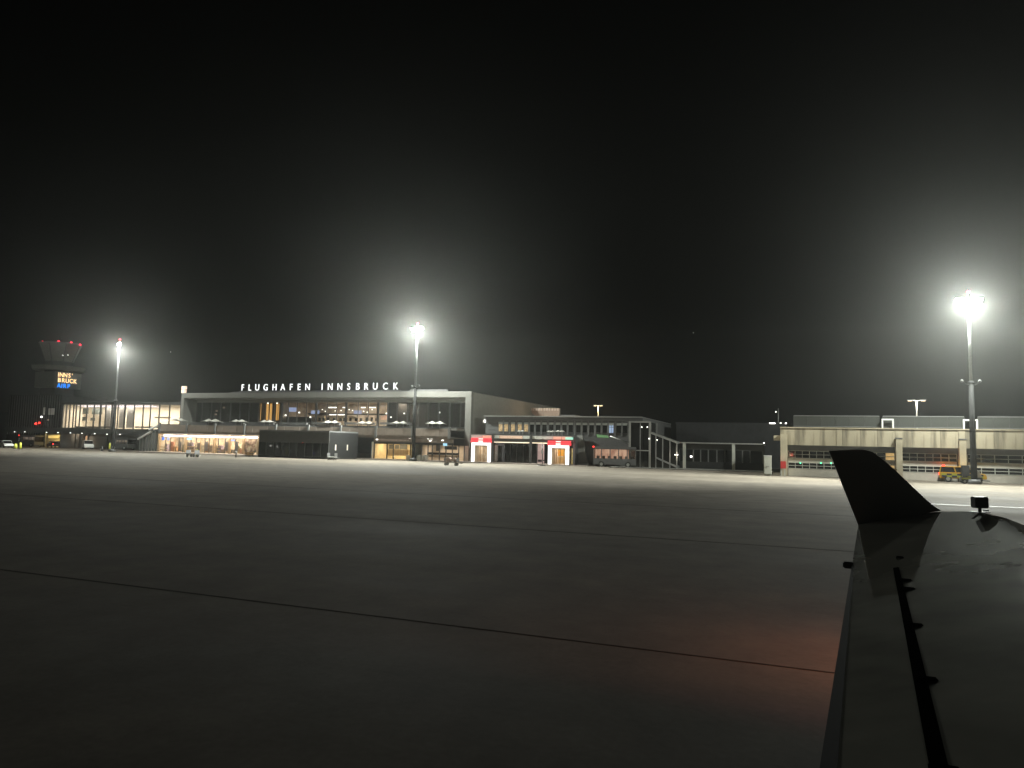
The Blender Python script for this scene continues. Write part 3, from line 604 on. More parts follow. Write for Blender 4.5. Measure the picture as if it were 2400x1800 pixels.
def portal(px0, px1, ptop, pbot, v, label):
    xl, xr = U(px0, v, 1060), U(px1, v, 1060); mid = (px0 + px1) / 2
    zt_, zred0 = PV(mid, ptop, v).z, PV(mid, ptop + 11, v).z; zopen = PV(mid, ptop + 17, v).z
    t = thing('gate_portal', label, 'portal', ((xl + xr) / 2, v, 0.12), 'red and white gate portals')
    jw = (xr - xl) * 0.15
    box('jamb', t, xl, xl + jw, v, v + .22, 0.12, zred0 - .005, M['g_frame']); box('jamb', t, xr - jw, xr, v, v + .22, 0.12, zred0 - .005, M['g_frame'])
    box('lintel', t, xl + jw + .002, xr - jw - .002, v + .003, v + .21, zopen, zred0 - .006, M['g_frame'])
    hm = (zt_ - zred0)
    box('red_header', t, xl - .1, xr + .1, v - .15, v + 1.1, zred0, zred0 + hm * .52, M['g_red'])
    box('red_header', t, xl - .05, xr + .05, v - .10, v + 1.1, zred0 + hm * .62, zt_, M['g_red'])
    box('header_gap', t, xl, xr, v - .05, v + 1.0, zred0 + hm * .525, zred0 + hm * .615, M['redp'])
    c = (xl + xr) / 2
    box('emblem', t, c - .42, c + .42, v - .19, v - .155, zred0 + .05, zred0 + hm * .47, M['g_emblem'])
    box('emblem', t, c - .42, c + .42, v - .14, v - .105, zred0 + hm * .68, zt_ - .05, M['g_emblem'])
    room(t, xl + jw, xr - jw, v + .23, v + 4.5, .13, zopen, M['room'])
    area(t, c, v + 3, zopen - .05, 1.6, 1.5, 67, (1, .82, .6))
    for k in range(4):
        x = xl + jw + .25 + k * (xr - xl - 2 * jw - .5) / 3; box('curtain_rib', t, x - .05, x + .05, v + 2.2, v + 2.3, .14, zopen - .1, M['wood'])
    return t
portal(1104.5, 1149, 1026.5, 1080, 114.4, 'red-topped white lit portal nearest the terminal corner')
p2 = portal(1284.5, 1333, 1033, 1088, 113.8, 'red-topped white lit portal with orange board inside, farther from the terminal')
pbox('orange_board', p2, 1308, 1054, 1323, 1069, 116.2, .06, glow_tex('orange_board', (1, .55, .08), (.9, .25, .02), .8, 3))
pbox('orange_board', p2, 1310, 1071, 1323, 1085, 116.3, .06, glow_tex('orange_board2', (1, .62, .22), (.6, .3, .1), .5, 3))

# louvred roof block behind
VL = 150.0
a, b, z0, z1 = RC(1236, 956.5, 1312, 985, VL)
Lb = thing('louvred_block', 'brown louvred roof block lit by an added lamp above the arrivals roof', 'building', ((a + b) / 2, VL, 0))
q = [PV(1232, 955.5, VL), PV(1312, 957, VL), PV(1310, 976, VL), PV(1256, 976, VL)]
prism('screen', Lb, q, (0, .4, 0), M['louvre'])
for k in range(12):
    x = 1238 + k * 6.3; pp = PV(x, 956.8, VL - .1); box('louvre', Lb, pp.x - .2, pp.x + .2, VL - .25, VL - .005, pp.z - .55, pp.z + .02, mat('pale_louvre', (.6, .48, .4), .5, var=.1))
box('wall', Lb, a + 1, b + 3.5, VL + .41, VL + 12, 0, PV(1300, 972, VL).z, M['mid'])
point(Lb, PV(1275, 952, VL - 8), 350, (1, .65, .4), .15)  # lamp and its post added to light the louvred block
cyl('added_lamp_post', Lb, (PV(1275, 952, VL - 8).x, VL - 8, 0), PV(1275, 957, VL - 8), .05, .05, M['dark'], 6)

# ------------------------------------------------------------------ glazed stair tower, sloping stair, low glass wing
VQ = 113.5
G = thing('glazed_stair_tower', 'dark glazed stair tower with sloping covered stair beside the arrivals building', 'stair tower', (U(1500, VQ), VQ, 0))
x0, x1 = U(1476, VQ, 1020), U(1523, VQ, 1020); zt_ = PV(1500, 987.5, VQ).z; zm = PV(1500, 1057, VQ).z
for x in (x0, x1): box('corner_post', G, x - .16, x + .16, VQ, VQ + .3, 0, zt_, M['alu'])
box('corner_post', G, x1 - .16, x1 + .16, VQ + 6, VQ + 6.3, 0, zt_, M['alu'])
box('top_rail', G, x0 + .17, x1 - .17, VQ + .02, VQ + .28, zt_ - .2, zt_, M['alu']); box('mid_rail', G, x0 + .17, x1 - .17, VQ + .03, VQ + .27, zm, zm + .16, M['alu'])
box('roof', G, x0, x1, VQ + .31, VQ + 6.5, zt_ - .1, zt_ + .05, M['dark2'])
xm = x0 + (x1 - x0) * .52; box('mullion', G, xm - .06, xm + .06, VQ + .04, VQ + .2, 0, zt_ - .21, M['mid'])
for a, b in ((x0 + .17, xm - .07), (xm + .07, x1 - .17)):
    box('pane', G, a, b, VQ + .1, VQ + .12, zm + .165, zt_ - .21, M['dglass']); box('pane', G, a, b, VQ + .1, VQ + .12, .02, zm - .01, M['dglass'])
box('side_pane', G, x1 - .02, x1 + .02, VQ + .31, VQ + 5.99, .02, zt_ - .12, M['dglass'])
box('rear_wall', G, x0, x1, VQ + 6.31, VQ + 6.6, 0, zt_ - .11, M['dark'])
r0, r1 = PV(1524, 1016, VQ), PV(1587, 1039.5, VQ); s0, s1 = PV(1538, 1075, VQ), PV(1587, 1097, VQ)
prism('sloping_roof', G, [r0, r1, r1 + Vector((0, 0, .28)), r0 + Vector((0, 0, .28))], (0, 3, 0), M['alu'])
prism('stringer', G, [s0, s1, s1 + Vector((0, 0, .3)), s0 + Vector((0, 0, .3))], (0, 3, 0), M['mid'])
for p in (1537, 1553, 1570, 1586):
    t = (p - 1524) / 63; zz_ = r0.z + (r1.z - r0.z) * t; box('stair_post', G, U(p, VQ, 1050) - .09, U(p, VQ, 1050) + .09, VQ + .02, VQ + .2, 0, zz_, M['mid'])
pp = [(1524.8, 1536), (1538.2, 1552), (1554.2, 1569), (1571.2, 1585)]
for a, b in pp:
    za = r0.z + (r1.z - r0.z) * (a - 1524) / 63; zb_ = r0.z + (r1.z - r0.z) * (b - 1524) / 63
    q = [(U(a, VQ, 1050), VQ + .1, .05), (U(b, VQ, 1050), VQ + .1, .05), (U(b, VQ, 1050), VQ + .1, zb_ - .03), (U(a, VQ, 1050), VQ + .1, za - .03)]
    prism('pane', G, q, (0, .02, 0), M['dglass'])
for p, y in ((1504, 1001), (1517, 1001), (1521, 1028), (1540, 1031), (1582, 1066), (1588, 1066)): pbox('wall_lamp', G, p - 1.1, y - 1.1, p + 1.1, y + 1.1, VQ - .2, .12, M['g_small'])
point(G, PV(1585, 1067, VQ - .6), 60, (1, .9, .7), .08)
VW = 117.0
W = thing('low_glass_wing', 'low dark glazed wing with two pale columns beside the covered stair', 'building', (U(1680, VW), VW, 0))
x0, x1 = U(1588, VW, 1065), U(1790, VW, 1065); zt_ = PV(1690, 1038, VW).z
box('roof', W, x0, x1, VW - 1.2, VW + 12, zt_ - .18, zt_, M['alu']); box('fascia', W, x0 + .05, x1 - .05, VW + .02, VW + .3, zt_ - 1.15, zt_ - .185, M['dark'])
box('parapet_wall', W, x0 + .05, x1 - .05, VW + .02, VW + .3, 0.12, 1.2, M['night'])
wm = [1592, 1606, 1625, 1642, 1660, 1680, 1699, 1722, 1740, 1758, 1788]
for p in wm: box('mullion', W, U(p, VW, 1065) - .09, U(p, VW, 1065) + .09, VW + .0, VW + .25, 1.205, zt_ - 1.155, M['dark2'])
for p, q in zip(wm[:-1], wm[1:]): box('pane', W, U(p, VW, 1065) + .1, U(q, VW, 1065) - .1, VW + .1, VW + .12, 1.21, zt_ - 1.16, M['dglass'])
box('interior_wall', W, x0, x1, VW + 4, VW + 4.2, .1, zt_ - .2, M['dark'])
for p in (1604, 1719): box('column', W, U(p, VW - 1) - .22, U(p, VW - 1) + .22, VW - 1.15, VW - .75, .12, zt_ - .185, M['render'])
pbox('wall_lamp', W, 1617.5, 1068, 1622, 1072, VW - .1, .1, M['g_small']); pbox('wall_lamp', W, 1789, 1037, 1792, 1039.5, VW - 1.3, .1, M['g_small'])
# dark hall behind
a, b, z0, z1 = RC(1585, 993, 1842, 1050, 138)
Bh = thing('dark_hall', 'large unlit hall behind the low glass wing', 'building', ((a + b) / 2, 138, 0))
box('wall', Bh, a, b, 138, 160, 0, z1, M['night']); box('roof_edge', Bh, a - .1, b + .1, 137.8, 160.1, z1 + .004, z1 + .2, M['night'])
for p0, p1, y in ((1803, 1817, 992), (1828, 1831, 991.5), (1840, 1844, 992)): pbox('roof_lamp', Bh, p0, y - 1.3, p1, y + 1.3, 137.2, .2, M['g_small'])
cyl('antenna_mast', Bh, PV(1824, 1000, 139), PV(1824, 957, 139), .07, .05, M['alu'], 8); pbox('antenna_lamp', Bh, 1817, 964, 1819.6, 966.5, 138.8, .2, M['g_small'])
# white cabinet
VK = 97.4
a, b, z0, z1 = RC(1790, 1068, 1808, 1112, VK)
Ck = thing('equipment_cabinet', 'tall pale equipment cabinet left of the fire station', 'cabinet', ((a + b) / 2, VK, 0))
box('body', Ck, a, b, VK, VK + 1.1, .12, z1 - .06, M['render'], .04); box('lid', Ck, a - .04, b + .04, VK - .04, VK + 1.14, z1 - .055, z1, M['white']); box('base', Ck, a + .1, b - .1, VK + .1, VK + 1, 0, .118, M['dark2'])
box('door', Ck, a + .08, b - .08, VK - .02, VK - .002, .25, z1 - .2, M['render']); box('handle', Ck, a + .25, b - .3, VK - .06, VK - .022, 1.15, 1.22, M['dark2'])

# ------------------------------------------------------------------ fire station
VF = 98.6
Fs = thing('fire_station', 'beige concrete fire station with wide sectional doors and rooftop mesh screens', 'building', (20, VF, 0))
stain = bpy.data.materials.new('stained_concrete'); stain.use_nodes = True
_n = stain.node_tree.nodes; _l = stain.node_tree.links; _q = _n.new('ShaderNodeTexCoord'); _mp = _n.new('ShaderNodeMapping'); _mp.inputs['Scale'].default_value = (1.3, 1.3, 0.16)
_t = _n.new('ShaderNodeTexNoise'); _t.inputs['Scale'].default_value = 1.0; _t.inputs['Detail'].default_value = 7; _c = _n.new('ShaderNodeValToRGB')
_c.color_ramp.elements[0].position = .40; _c.color_ramp.elements[0].color = (.19, .165, .115, 1); _c.color_ramp.elements[1].position = .56; _c.color_ramp.elements[1].color = (.40, .35, .25, 1)
_l.new(_q.outputs['Object'], _mp.inputs[0]); _l.new(_mp.outputs[0], _t.inputs['Vector']); _l.new(_t.outputs[0], _c.inputs[0]); _l.new(_c.outputs[0], _n['Principled BSDF'].inputs['Base Color']); _n['Principled BSDF'].inputs['Roughness'].default_value = .85
XE = 46.0
ZL, ZTT = 4.0, 6.18
x0 = U(1829, VF, 1050)
edges = [x0]
for p in (1960, 1974, 2016, 2056, 2098, 2204, 2246): edges.append(U(p, VF, 1025))
edges += [U(2262, VF, 1025), U(2330, VF, 1025), U(2400, VF, 1025), 31.5, 36.0, 40.5, XE]
for a, b in zip(edges[:-1], edges[1:]): box('fascia_panel', Fs, a + .012, b - .012, VF + (0.02 if (b - a) < 1 else 0.05), VF + .5, ZL, ZTT, stain)
box('coping', Fs, x0 - .03, XE, VF - .03, VF + .6, ZTT + .004, ZTT + .14, M['concrete'])
box('end_bracket', Fs, x0 - .8, x0 - .003, VF + .1, VF + .6, 4.55, 5.2, M['concrete'])
pil = [(x0, U(1845, VF)), (U(2098, VF), U(2113, VF)), (U(2246, VF), U(2262, VF)), (33.0, 33.9), (40.6, 41.5)]
for i, (a, b) in enumerate(pil):
    box('pillar', Fs, a, b, VF - .25, VF + .6, 0, 5.0 if i else ZTT - .8, M['concrete'], .02)
    if i: box('pillar_cap', Fs, a - .05, b + .05, VF - .28, VF - .01, 5.003, 5.14, M['dark2'])
box('door_header', Fs, pil[0][1], XE, VF + .8, VF + 1.0, 3.3, 4.3, M['dark2'])
box('soffit', Fs, x0 + .02, XE, VF + .51, VF + 1.5, 4.305, 4.5, M['dark2'])
box('roof', Fs, x0 + .05, XE, VF + .61, VF + 24, 6.0, 6.15, M['dark2']); box('side_wall', Fs, x0 + .02, x0 + .35, VF + .61, VF + 24, 0, 5.99, M['concrete'])
box('back_room_wall', Fs, x0 + .36, XE, VF + 9, VF + 9.3, 0, 4.29, M['dim'])
def section_door(xl, xr, zt, n, lit=()):
    d = box('sectional_door', Fs, xl, xr, VF + .72, VF + .78, 0.02, .98, mat('door_panel_grey', (.46, .43, .37), .55, var=.08))
    rows = ((1.0, 1.75, True), (1.77, 2.33, False), (2.35, 3.28, True))
    s = (xr - xl) / n
    for z0, z1, wn_ in rows:
        if not wn_: box('door_panel', d, xl, xr, VF + .72, VF + .78, z0, z1, mat('door_panel_grey', (.36, .33, .28))); continue
        zmid = (z0 + z1) / 2
        for zz in (z0, zmid, z1): box('rail', d, xl, xr, VF + .70, VF + .79, zz - .035, zz + .035, M['render'])
        for k in range(n + 1): box('stile', d, xl + k * s - .035, xl + k * s + .035, VF + .69, VF + .80, z0 + .036, z1 - .036, M['render'])
        for k in range(n):
            for za, zb_ in ((z0 + .04, zmid - .04), (zmid + .04, z1 - .04)):
                gm = M['dglass'] if k not in lit else glow_tex('warm_door_pane', (1, .66, .26), (.6, .36, .12), .6, 3)
                box('pane', d, xl + k * s + .04, xl + (k + 1) * s - .04, VF + .74, VF + .76, za, zb_, gm)
section_door(pil[0][1] + .08, U(1965, VF), 3.3, 7)
section_door(U(1972, VF), pil[1][0] - .05, 3.3, 6, (5,))
section_door(pil[1][1] + .05, pil[2][0] - .1, 3.3, 7)
section_door(pil[2][1] + .3, pil[3][0] - .1, 3.3, 9)
section_door(pil[3][1] + .1, pil[4][0] - .1, 3.3, 6)
for p in (1876, 1924, 1948): pbox('green_indicator', Fs, p - 1.3, 1084, p + 1.3, 1086.8, VF + .62, .06, M['g_green'])
# roof screens of mesh panels
def screen(xl, xr):
    n = max(3, int((xr - xl) / 1.55)); s = (xr - xl) / n
    f = box('screen_rail', Fs, xl, xr, VF + 1.0, VF + 1.1, 7.78, 7.88, M['mid']); box('screen_rail', Fs, xl, xr, VF + 1.0, VF + 1.1, 6.42, 6.50, M['mid'])
    for k in range(n + 1): box('screen_post', Fs, xl + k * s - .03, xl + k * s + .03, VF + 1.02, VF + 1.12, 6.16, 7.775, M['dark'])
    for k in range(n): box('mesh_panel', Fs, xl + k * s + .035, xl + (k + 1) * s - .035, VF + 1.05, VF + 1.07, 6.505, 7.775, M['mesh'])
screen(U(1860, VF + 1, 985), U(2061, VF + 1, 985)); screen(U(2069, VF + 1, 985), U(2260, VF + 1, 985)); screen(U(2292, VF + 1, 985), 33); screen(33.4, 43)
for p0, p1 in ((2068, 2093), (2259, 2290)):
    a, b = U(p0, VF + .7, 990), U(p1, VF + .7, 990)
    for x in (a, b): box('hoop_leg', Fs, x - .09, x + .09, VF + .66, VF + .84, 6.16, 7.3, M['white'], .02)
    box('hoop_top', Fs, a - .09, b + .09, VF + .66, VF + .84, 7.305, 7.5, M['white'], .03)
# hydrant cabinet on the left pillar
hc = thing('red_hose_cabinet', 'small red hose cabinet on pale legs against the first fire station pillar', 'cabinet', (U(1836, VF - .6), VF - .6, 0))
pbox('box', hc, 1829.5, 1081, 1842, 1098, VF - .75, .4, M['redp'], .03)
for p in (1830.5, 1839): pbox('leg', hc, p - 1, 1098.3, p + 1.6, 1116, VF - .7, .12, M['render'])

# ------------------------------------------------------------------ apron floodlight masts
def mast(loc, hgt, zsplit, label, watts, ang, armw, hgt_head=0.5):
    x, y = loc; t = thing('floodlight_mast', label, 'light mast', (x, y, 0), 'apron floodlight masts')
    cyl('base_plinth', t, (x, y, 0), (x, y, .5), .7, .6, M['dark2'], 16)
    cyl('lower_pole', t, (x, y, .5), (x, y, zsplit), .34, .25, M['mastlow'], 16); cyl('upper_pole', t, (x, y, zsplit + .003), (x, y, hgt - .3), .17, .13, M['galv'], 16)
    ca, sa = math.cos(ang), math.sin(ang); d = Vector((ca, sa, 0)); n = Vector((sa, -ca, 0))
    cyl('collar', t, (x, y, zsplit - .2), (x, y, zsplit + .2), .34, .3, M['mastlow'], 16)
    for s in (-1, 1):
        q = Vector((x, y, zsplit + .1)) + d * s * .95; cyl('bracket', t, (x, y, zsplit - .5), q, .06, .05, M['mastlow'], 8)
        ball('camera_pod', t, q + Vector((0, 0, .12)), .17, M['mid'])
    cyl('cross_bar', t, Vector((x, y, hgt - 1.7)) - d * .55, Vector((x, y, hgt - 1.7)) + d * .55, .05, .05, M['galv'], 8)
    hd = Vector((x, y, hgt))
    cyl('head_beam', t, hd - d * armw, hd + d * armw, .1, .1, M['galv'], 10)
    k = 6
    for i in range(k):
        c = hd + d * armw * (-1 + 2 * (i + .5) / k); tl = Vector((0, 0, -1)) * .55 + n * .6
        e = d * (armw / k * .9); up_ = Vector((0, 0, 1)) * .22 + n * .1
        q = [c - e - up_ + n * .1, c + e - up_ + n * .1, c + e + up_ + n * .1, c - e + up_ + n * .1]
        fl = prism('floodlight', t, q, n * -.22, M['galv']); q2 = [p_ + n * .012 for p_ in q]
        prism('lens', fl, q2, n * .02, M['g_flood'])
    cyl('finial', t, (x, y, hgt), (x, y, hgt + .9), .04, .04, M['galv'], 6); ball('obstruction_light', t, (x, y, hgt + .98), .17, M['g_obst'])
    for s in (-1, 1): point(t, hd + d * (s * armw * .6) + n * .38 + Vector((0, 0, -.42)), watts / 2, LAMP_COL, .14)
    for ux, dn, pw, ang_ in ((0, .8, 1.35, 82), (-1.4, .5, 2.3, 70), (1.4, .5, 2.3, 70)):
        sl = bpy.data.lights.new('flood', 'SPOT'); sl.energy = MAST_SPOT_W * pw * watts / MAST_W; sl.color = LAMP_COL; sl.spot_size = math.radians(ang_); sl.spot_blend = 1.0; sl.shadow_soft_size = .15
        so_ = bpy.data.objects.new('flood', sl); col.objects.link(so_); so_.parent = t; so_.location = hd + n * .45 + Vector((.25 * ux, 0, -.42)) - Vector((x, y, 0))
        so_.rotation_euler = Vector((ux, -dn, -1)).to_track_quat('-Z', 'Y').to_euler()
    return t
mast((-127.4, 106.3), 22.0, 10.2, 'floodlight mast nearest the control tower, its lamps seen side-on', MAST_W * .36, math.radians(-30), 1.35)
mast((-60.8, 110.8), 23.4, 13.0, 'floodlight mast standing before the terminal roof lettering', MAST_W, math.radians(-20), 1.5)
mast((19.9, 93.6), 20.9, 11.4, 'floodlight mast standing before the fire station', MAST_W, math.radians(14), 1.5)
# street lamps behind
def street_lamp(px, py, v, label, arm, c):
    arm *= 1.25; q = PV(px, py, v); t = thing('street_lamp', label, 'street lamp', (q.x, v, 0), 'double street lamps behind the buildings')
    cyl('pole', t, (q.x, v, 0), (q.x, v, q.z), .12, .09, M['render'], 10)
    for s in (-1, 1):
        cyl('arm', t, q, q + Vector((s * arm, 0, .1)), .05, .05, M['render'], 8); h = box('lamp_head', t, q.x + s * arm - .38, q.x + s * arm + .38, v - .2, v + .2, q.z, q.z + .16, M['mid'])
        box('lens', h, q.x + s * arm - .26, q.x + s * arm + .26, v - .15, v + .15, q.z - .06, q.z - .003, M['g_warm'])
    point(t, q + Vector((0, -.3, -.35)), 380, c, .15)
street_lamp(1402, 951, 152, 'double-armed street lamp with warm light behind the arrivals roof', .55, (1, .72, .42))
street_lamp(2148, 939, 128, 'double-armed street lamp with pale light behind the fire station screens', .75, (1, .9, .82))

# ------------------------------------------------------------------ vehicles and apron equipment
def wheel(t, x, y, r, wd):
    ty = cyl('tyre', t, (x, y - wd / 2, r), (x, y + wd / 2, r), r, r, M['rubber'], 20); cyl('rim', ty, (x, y - wd / 2 - .01, r), (x, y + wd / 2 + .01, r), r * .58, r * .58, M['alu'], 14)
def vehicle(name, label, cat, loc, rz, L, Wd, paint, kind='car', group=None, tails=False, roofbar=None):
    """built along +X at the origin, then placed"""
    t = thing(name, label, cat, (0, 0, 0), group)
    if kind == 'car': lo = [(-L / 2, .35), (L / 2, .35), (L / 2 + .03, .65), (L / 2 - .12, .86), (L * .22, 1.0), (-L / 2 + .05, 1.02), (-L / 2 - .02, .7)]; gr = [(-L * .44, 1.02), (L * .24, 1.0), (L * .1, 1.52), (-L * .38, 1.55)]; rf = (-L * .36, L * .09, 1.53, 1.60)
    elif kind == 'suv': lo = [(-L / 2, .42), (L / 2, .42), (L / 2 + .03, .75), (L / 2 - .1, 1.02), (L * .24, 1.14), (-L / 2 + .02, 1.16), (-L / 2 - .02, .8)]; gr = [(-L * .485, 1.16), (L * .25, 1.14), (L * .14, 1.72), (-L * .46, 1.76)]; rf = (-L * .455, L * .13, 1.74, 1.84)
    else: lo = [(-L / 2, .38), (L / 2, .38), (L / 2 + .02, .8), (L / 2 - .15, 1.1), (L * .3, 1.22), (-L / 2, 1.22)]; gr = [(-L / 2 + .02, 1.22), (L * .31, 1.22), (L * .2, 1.92), (-L / 2 + .06, 1.95)]; rf = (-L / 2 + .05, L * .19, 1.93, 2.03)
    prism('body', t, [(x, -Wd / 2, z) for x, z in lo], (0, Wd, 0), paint, .05)
    prism('cabin_glass', t, [(x, -Wd / 2 + .07, z) for x, z in gr], (0, Wd - .14, 0), M['carglass'], .04)
    box('roof_panel', t, rf[0], rf[1], -Wd / 2 + .08, Wd / 2 - .08, rf[2], rf[3], paint, .05)
    for fx in (-.02, .45, .97):
        xb = gr[0][0] + (gr[1][0] - gr[0][0]) * fx; xt = gr[3][0] + (gr[2][0] - gr[3][0]) * fx
        for s in (-1, 1):
            y = s * (Wd / 2 - .065); q = [(xb, y, gr[0][1]), (xb + .12, y, gr[0][1]), (xt + .12, y, gr[3][1]), (xt, y, gr[3][1])]; prism('window_pillar', t, q, (0, -s * .03, 0), paint)
    if kind == 'van':
        for s in (-1, 1): box('side_panel', t, -L / 2 + .08, L * .05, s * (Wd / 2 - .09), s * (Wd / 2 - .03), 1.22, 1.92, paint)
    for x in (-L * .31, L * .32):
        for s in (-1, 1): wheel(t, x, s * (Wd / 2 - .1), .33 if kind != 'suv' else .37, .24)
    for s in (-1, 1):
        box('headlight', t, L / 2 - .06, L / 2 + .02, s * Wd * .36 - .16, s * Wd * .36 + .16, .68, .82, M['white'], .02)
        box('tail_light', t, -L / 2 - .05, -L / 2 + .03, s * Wd * .43 - .08, s * Wd * .43 + .08, .78, 1.06, M['g_tail'] if tails else M['redp'], .02)
    box('bumper', t, -L / 2 - .07, -L / 2 + .1, -Wd / 2 + .04, Wd / 2 - .04, .36, .6, M['black'], .03)
    if roofbar: box('beacon_bar', t, rf[0] + .1, rf[0] + .4, -Wd / 2 + .2, Wd / 2 - .2, rf[3] + .003, rf[3] + .14, roofbar, .02)
    t.location = loc; t.rotation_euler = (0, 0, rz); return t
def bus(label, loc, rz, L, glowm, Hb=2.95, extra=None):
    t = thing('apron_bus', label, 'bus', (0, 0, 0), 'apron buses'); Wd = 2.7
    pm = M['dark2']
    box('body', t, -L / 2, L / 2, -Wd / 2, Wd / 2, .35, 1.35, pm, .06); box('roof', t, -L / 2, L / 2, -Wd / 2, Wd / 2, Hb - .45, Hb, pm, .08)
    n = 5; s = L / n
    box('saloon', t, -L / 2 + .1, L / 2 - .1, -.15, .15, 1.36, Hb - .46, glowm)
    for k in range(n + 1):
        for sg in (-1, 1): box('window_pillar', t, max(-L / 2, -L / 2 + k * s - .07), min(L / 2, -L / 2 + k * s + .07), sg * (Wd / 2 - .12), sg * (Wd / 2 - .02), 1.352, Hb - .452, pm)
    for k in range(n):
        for sg in (-1, 1): box('window', t, -L / 2 + k * s + .075, -L / 2 + (k + 1) * s - .075, sg * (Wd / 2 - .08), sg * (Wd / 2 - .06), 1.355, Hb - .455, M['glass'])
    for sx in (-1, 1): box('end_window', t, sx * (L / 2 - .06), sx * (L / 2 - .04), -Wd / 2 + .13, Wd / 2 - .13, 1.355, Hb - .455, M['carglass'])
    for k in range(7): box('passenger_seat', t, -L / 2 + .7 + k * (L - 1.4) / 6 - .2, -L / 2 + .7 + k * (L - 1.4) / 6 + .2, -1.0, -.5, 1.36, 1.78, M['brown'], .04)
    for x in (-L * .3, L * .32):
        for sg in (-1, 1): wheel(t, x, sg * (Wd / 2 - .14), .45, .28)
    ball('marker_lamp', t, (-L / 2 + .05, -Wd / 2 + .05, Hb - .1), .13, M['g_tail'])
    t.location = loc; t.rotation_euler = (0, 0, rz); return t
q = PZ(14, 1049); vehicle('parked_car', 'silver-white car parked at the left edge of the apron', 'car', (q.x, q.y, 0), math.radians(-20), 4.5, 1.8, M['white'])
q = PZ(205, 1052.5); vehicle('parked_van', 'white panel van parked under the glass hall', 'van', (q.x, q.y, 0), math.radians(-32), 4.8, 1.9, M['white'], 'van')
q = PZ(125, 1049); vehicle('parked_car', 'dark red car parked before the yellow-lit bay under the hall', 'car', (q.x, q.y, 0), math.radians(160), 4.4, 1.8, mat('dark_red_paint', (.10, .015, .02), .3, var=.05), tails=True)
q = PZ(72, 1047); bus('dark apron bus with dim lit windows below the ribbed block', (q.x, q.y, 0), math.radians(4), 5.2, M['g_busdim'], 2.9)
q = PZ(290, 1054); bus('dark apron bus parked under the hall beside the covered ramp', (q.x, q.y, 0), math.radians(3), 4.6, M['g_busdim'], 2.7)
bus('dark apron bus with warm lit windows before the arrivals building', (U(1444, 114.6, 1065), 114.6, 0), 0.0, 7.0, M['g_bus'], 3.3)
q = PZ(2259, 1131); vehicle('emergency_car', 'yellow emergency car with red tail lights parked before the fire station', 'car', (q.x, q.y + .6, 0), math.radians(-10), 4.7, 1.9, M['yellow'], 'suv', tails=True, roofbar=M['g_tail'])
ec = [o for o in bpy.data.objects if o.name.startswith('emergency_car')][0]
def put(o, par): o.parent = par; return o
mch = M['hivis']; mch2 = mat('blue_black_check', (.02, .025, .05), .5, var=.05)
for k in range(8):
    for r in range(2):
        b_ = box('check_square', None, -2.1 + k * .52, -1.6 + k * .52, -.985, -.978, .58 + r * .22, .79 + r * .22, mch if (k + r) % 2 else mch2); b_.parent = ec
def cart(px, py, label, rz=0.0, mt=None, load=None, L=1.7):
    q = PZ(px, py); t = thing('baggage_cart', label, 'cart', (0, 0, 0), 'baggage carts'); mt = mt or M['dark2']
    box('deck', t, -L / 2, L / 2, -.6, .6, .42, .54, mt, .02)
    for sx in (-1, 1):
        for s in (-1, 1): wheel(t, sx * (L / 2 - .2), s * .5, .19, .12)
        box('end_frame', t, sx * L / 2 - .03, sx * L / 2 + .03, -.58, .58, .545, 1.15, M['dark2'])
    cyl('tow_bar', t, (L / 2, 0, .4), (L / 2 + .7, 0, .32), .04, .04, M['mid'], 8)
    if load:
        for s in (-1, 1): cyl('roller', t, (s * .38, -.55, .85), (s * .38, .55, .85), .28, .28, load, 14)
    t.location = (q.x, q.y, 0); t.rotation_euler = (0, 0, rz); return t
cart(451, 1071, 'dark baggage cart standing before the lit shop front', 0.1)
cart(778, 1078, 'pale framed baggage cart at the corner of the dark pavilion', 0.2, M['white'], L=1.3)
cart(1058, 1091, 'brown baggage cart with two rolls on it before the first portal', 0.15, M['brown'], M['louvre'], 1.9)
def bollard(px, py, h, r, m, label, name='bollard', cat='bollard', group='apron bollards'):
    q = PZ(px, py); t = thing(name, label, cat, (q.x, q.y, 0), group)
    cyl('foot', t, (q.x, q.y, 0), (q.x, q.y, .08), r * 1.8, r * 1.6, M['black'], 12); cyl('post', t, (q.x, q.y, .08), (q.x, q.y, h), r, r * .9, m, 12); ball('cap', t, (q.x, q.y, h), r * .9, m, .6)
bollard(461, 1071, 1.25, .12, M['hivis'], 'yellow bollard beside the dark baggage cart')
bollard(47, 1053, 1.3, .25, M['hivis'], 'taller yellow bollard beside the dim-lit bus')
bollard(36, 1052, 1.0, .3, M['hivis'], 'squat yellow bollard next to the white car')
bollard(553, 1072, 1.1, .1, M['black'], 'thin black bollard before the lit shop front')
bollard(256, 1058, 1.6, .2, M['hivis'], 'yellow bollard at the foot of the mast nearest the tower')
bollard(239, 1057, .9, .16, M['dark2'], 'short dark bollard left of the mast nearest the tower')
bollard(2103, 1122, 1.1, .16, M['dark'], 'short dark post hugging the middle fire station pillar', 'dark_post', 'post', 'dark posts by the fire station')
bollard(2114, 1124, 1.2, .18, M['dark'], 'taller dark post right of the middle fire station pillar', 'dark_post', 'post', 'dark posts by the fire station')
# low barrier by the shops
q = PZ(584, 1070); t = thing('low_barrier', 'low wooden barrier rail at the corner between shops and dark pavilion', 'barrier', (q.x, q.y, 0))
for i, z in enumerate((.25, .62)): box('rail', t, q.x - .95, q.x + .95, q.y - .05, q.y + .05, z, z + .2, M['wood'], .02)
for s in (-.8, 0, .8): box('post', t, q.x + s - .05, q.x + s + .05, q.y + .055, q.y + .14, 0, .9, M['dark'])
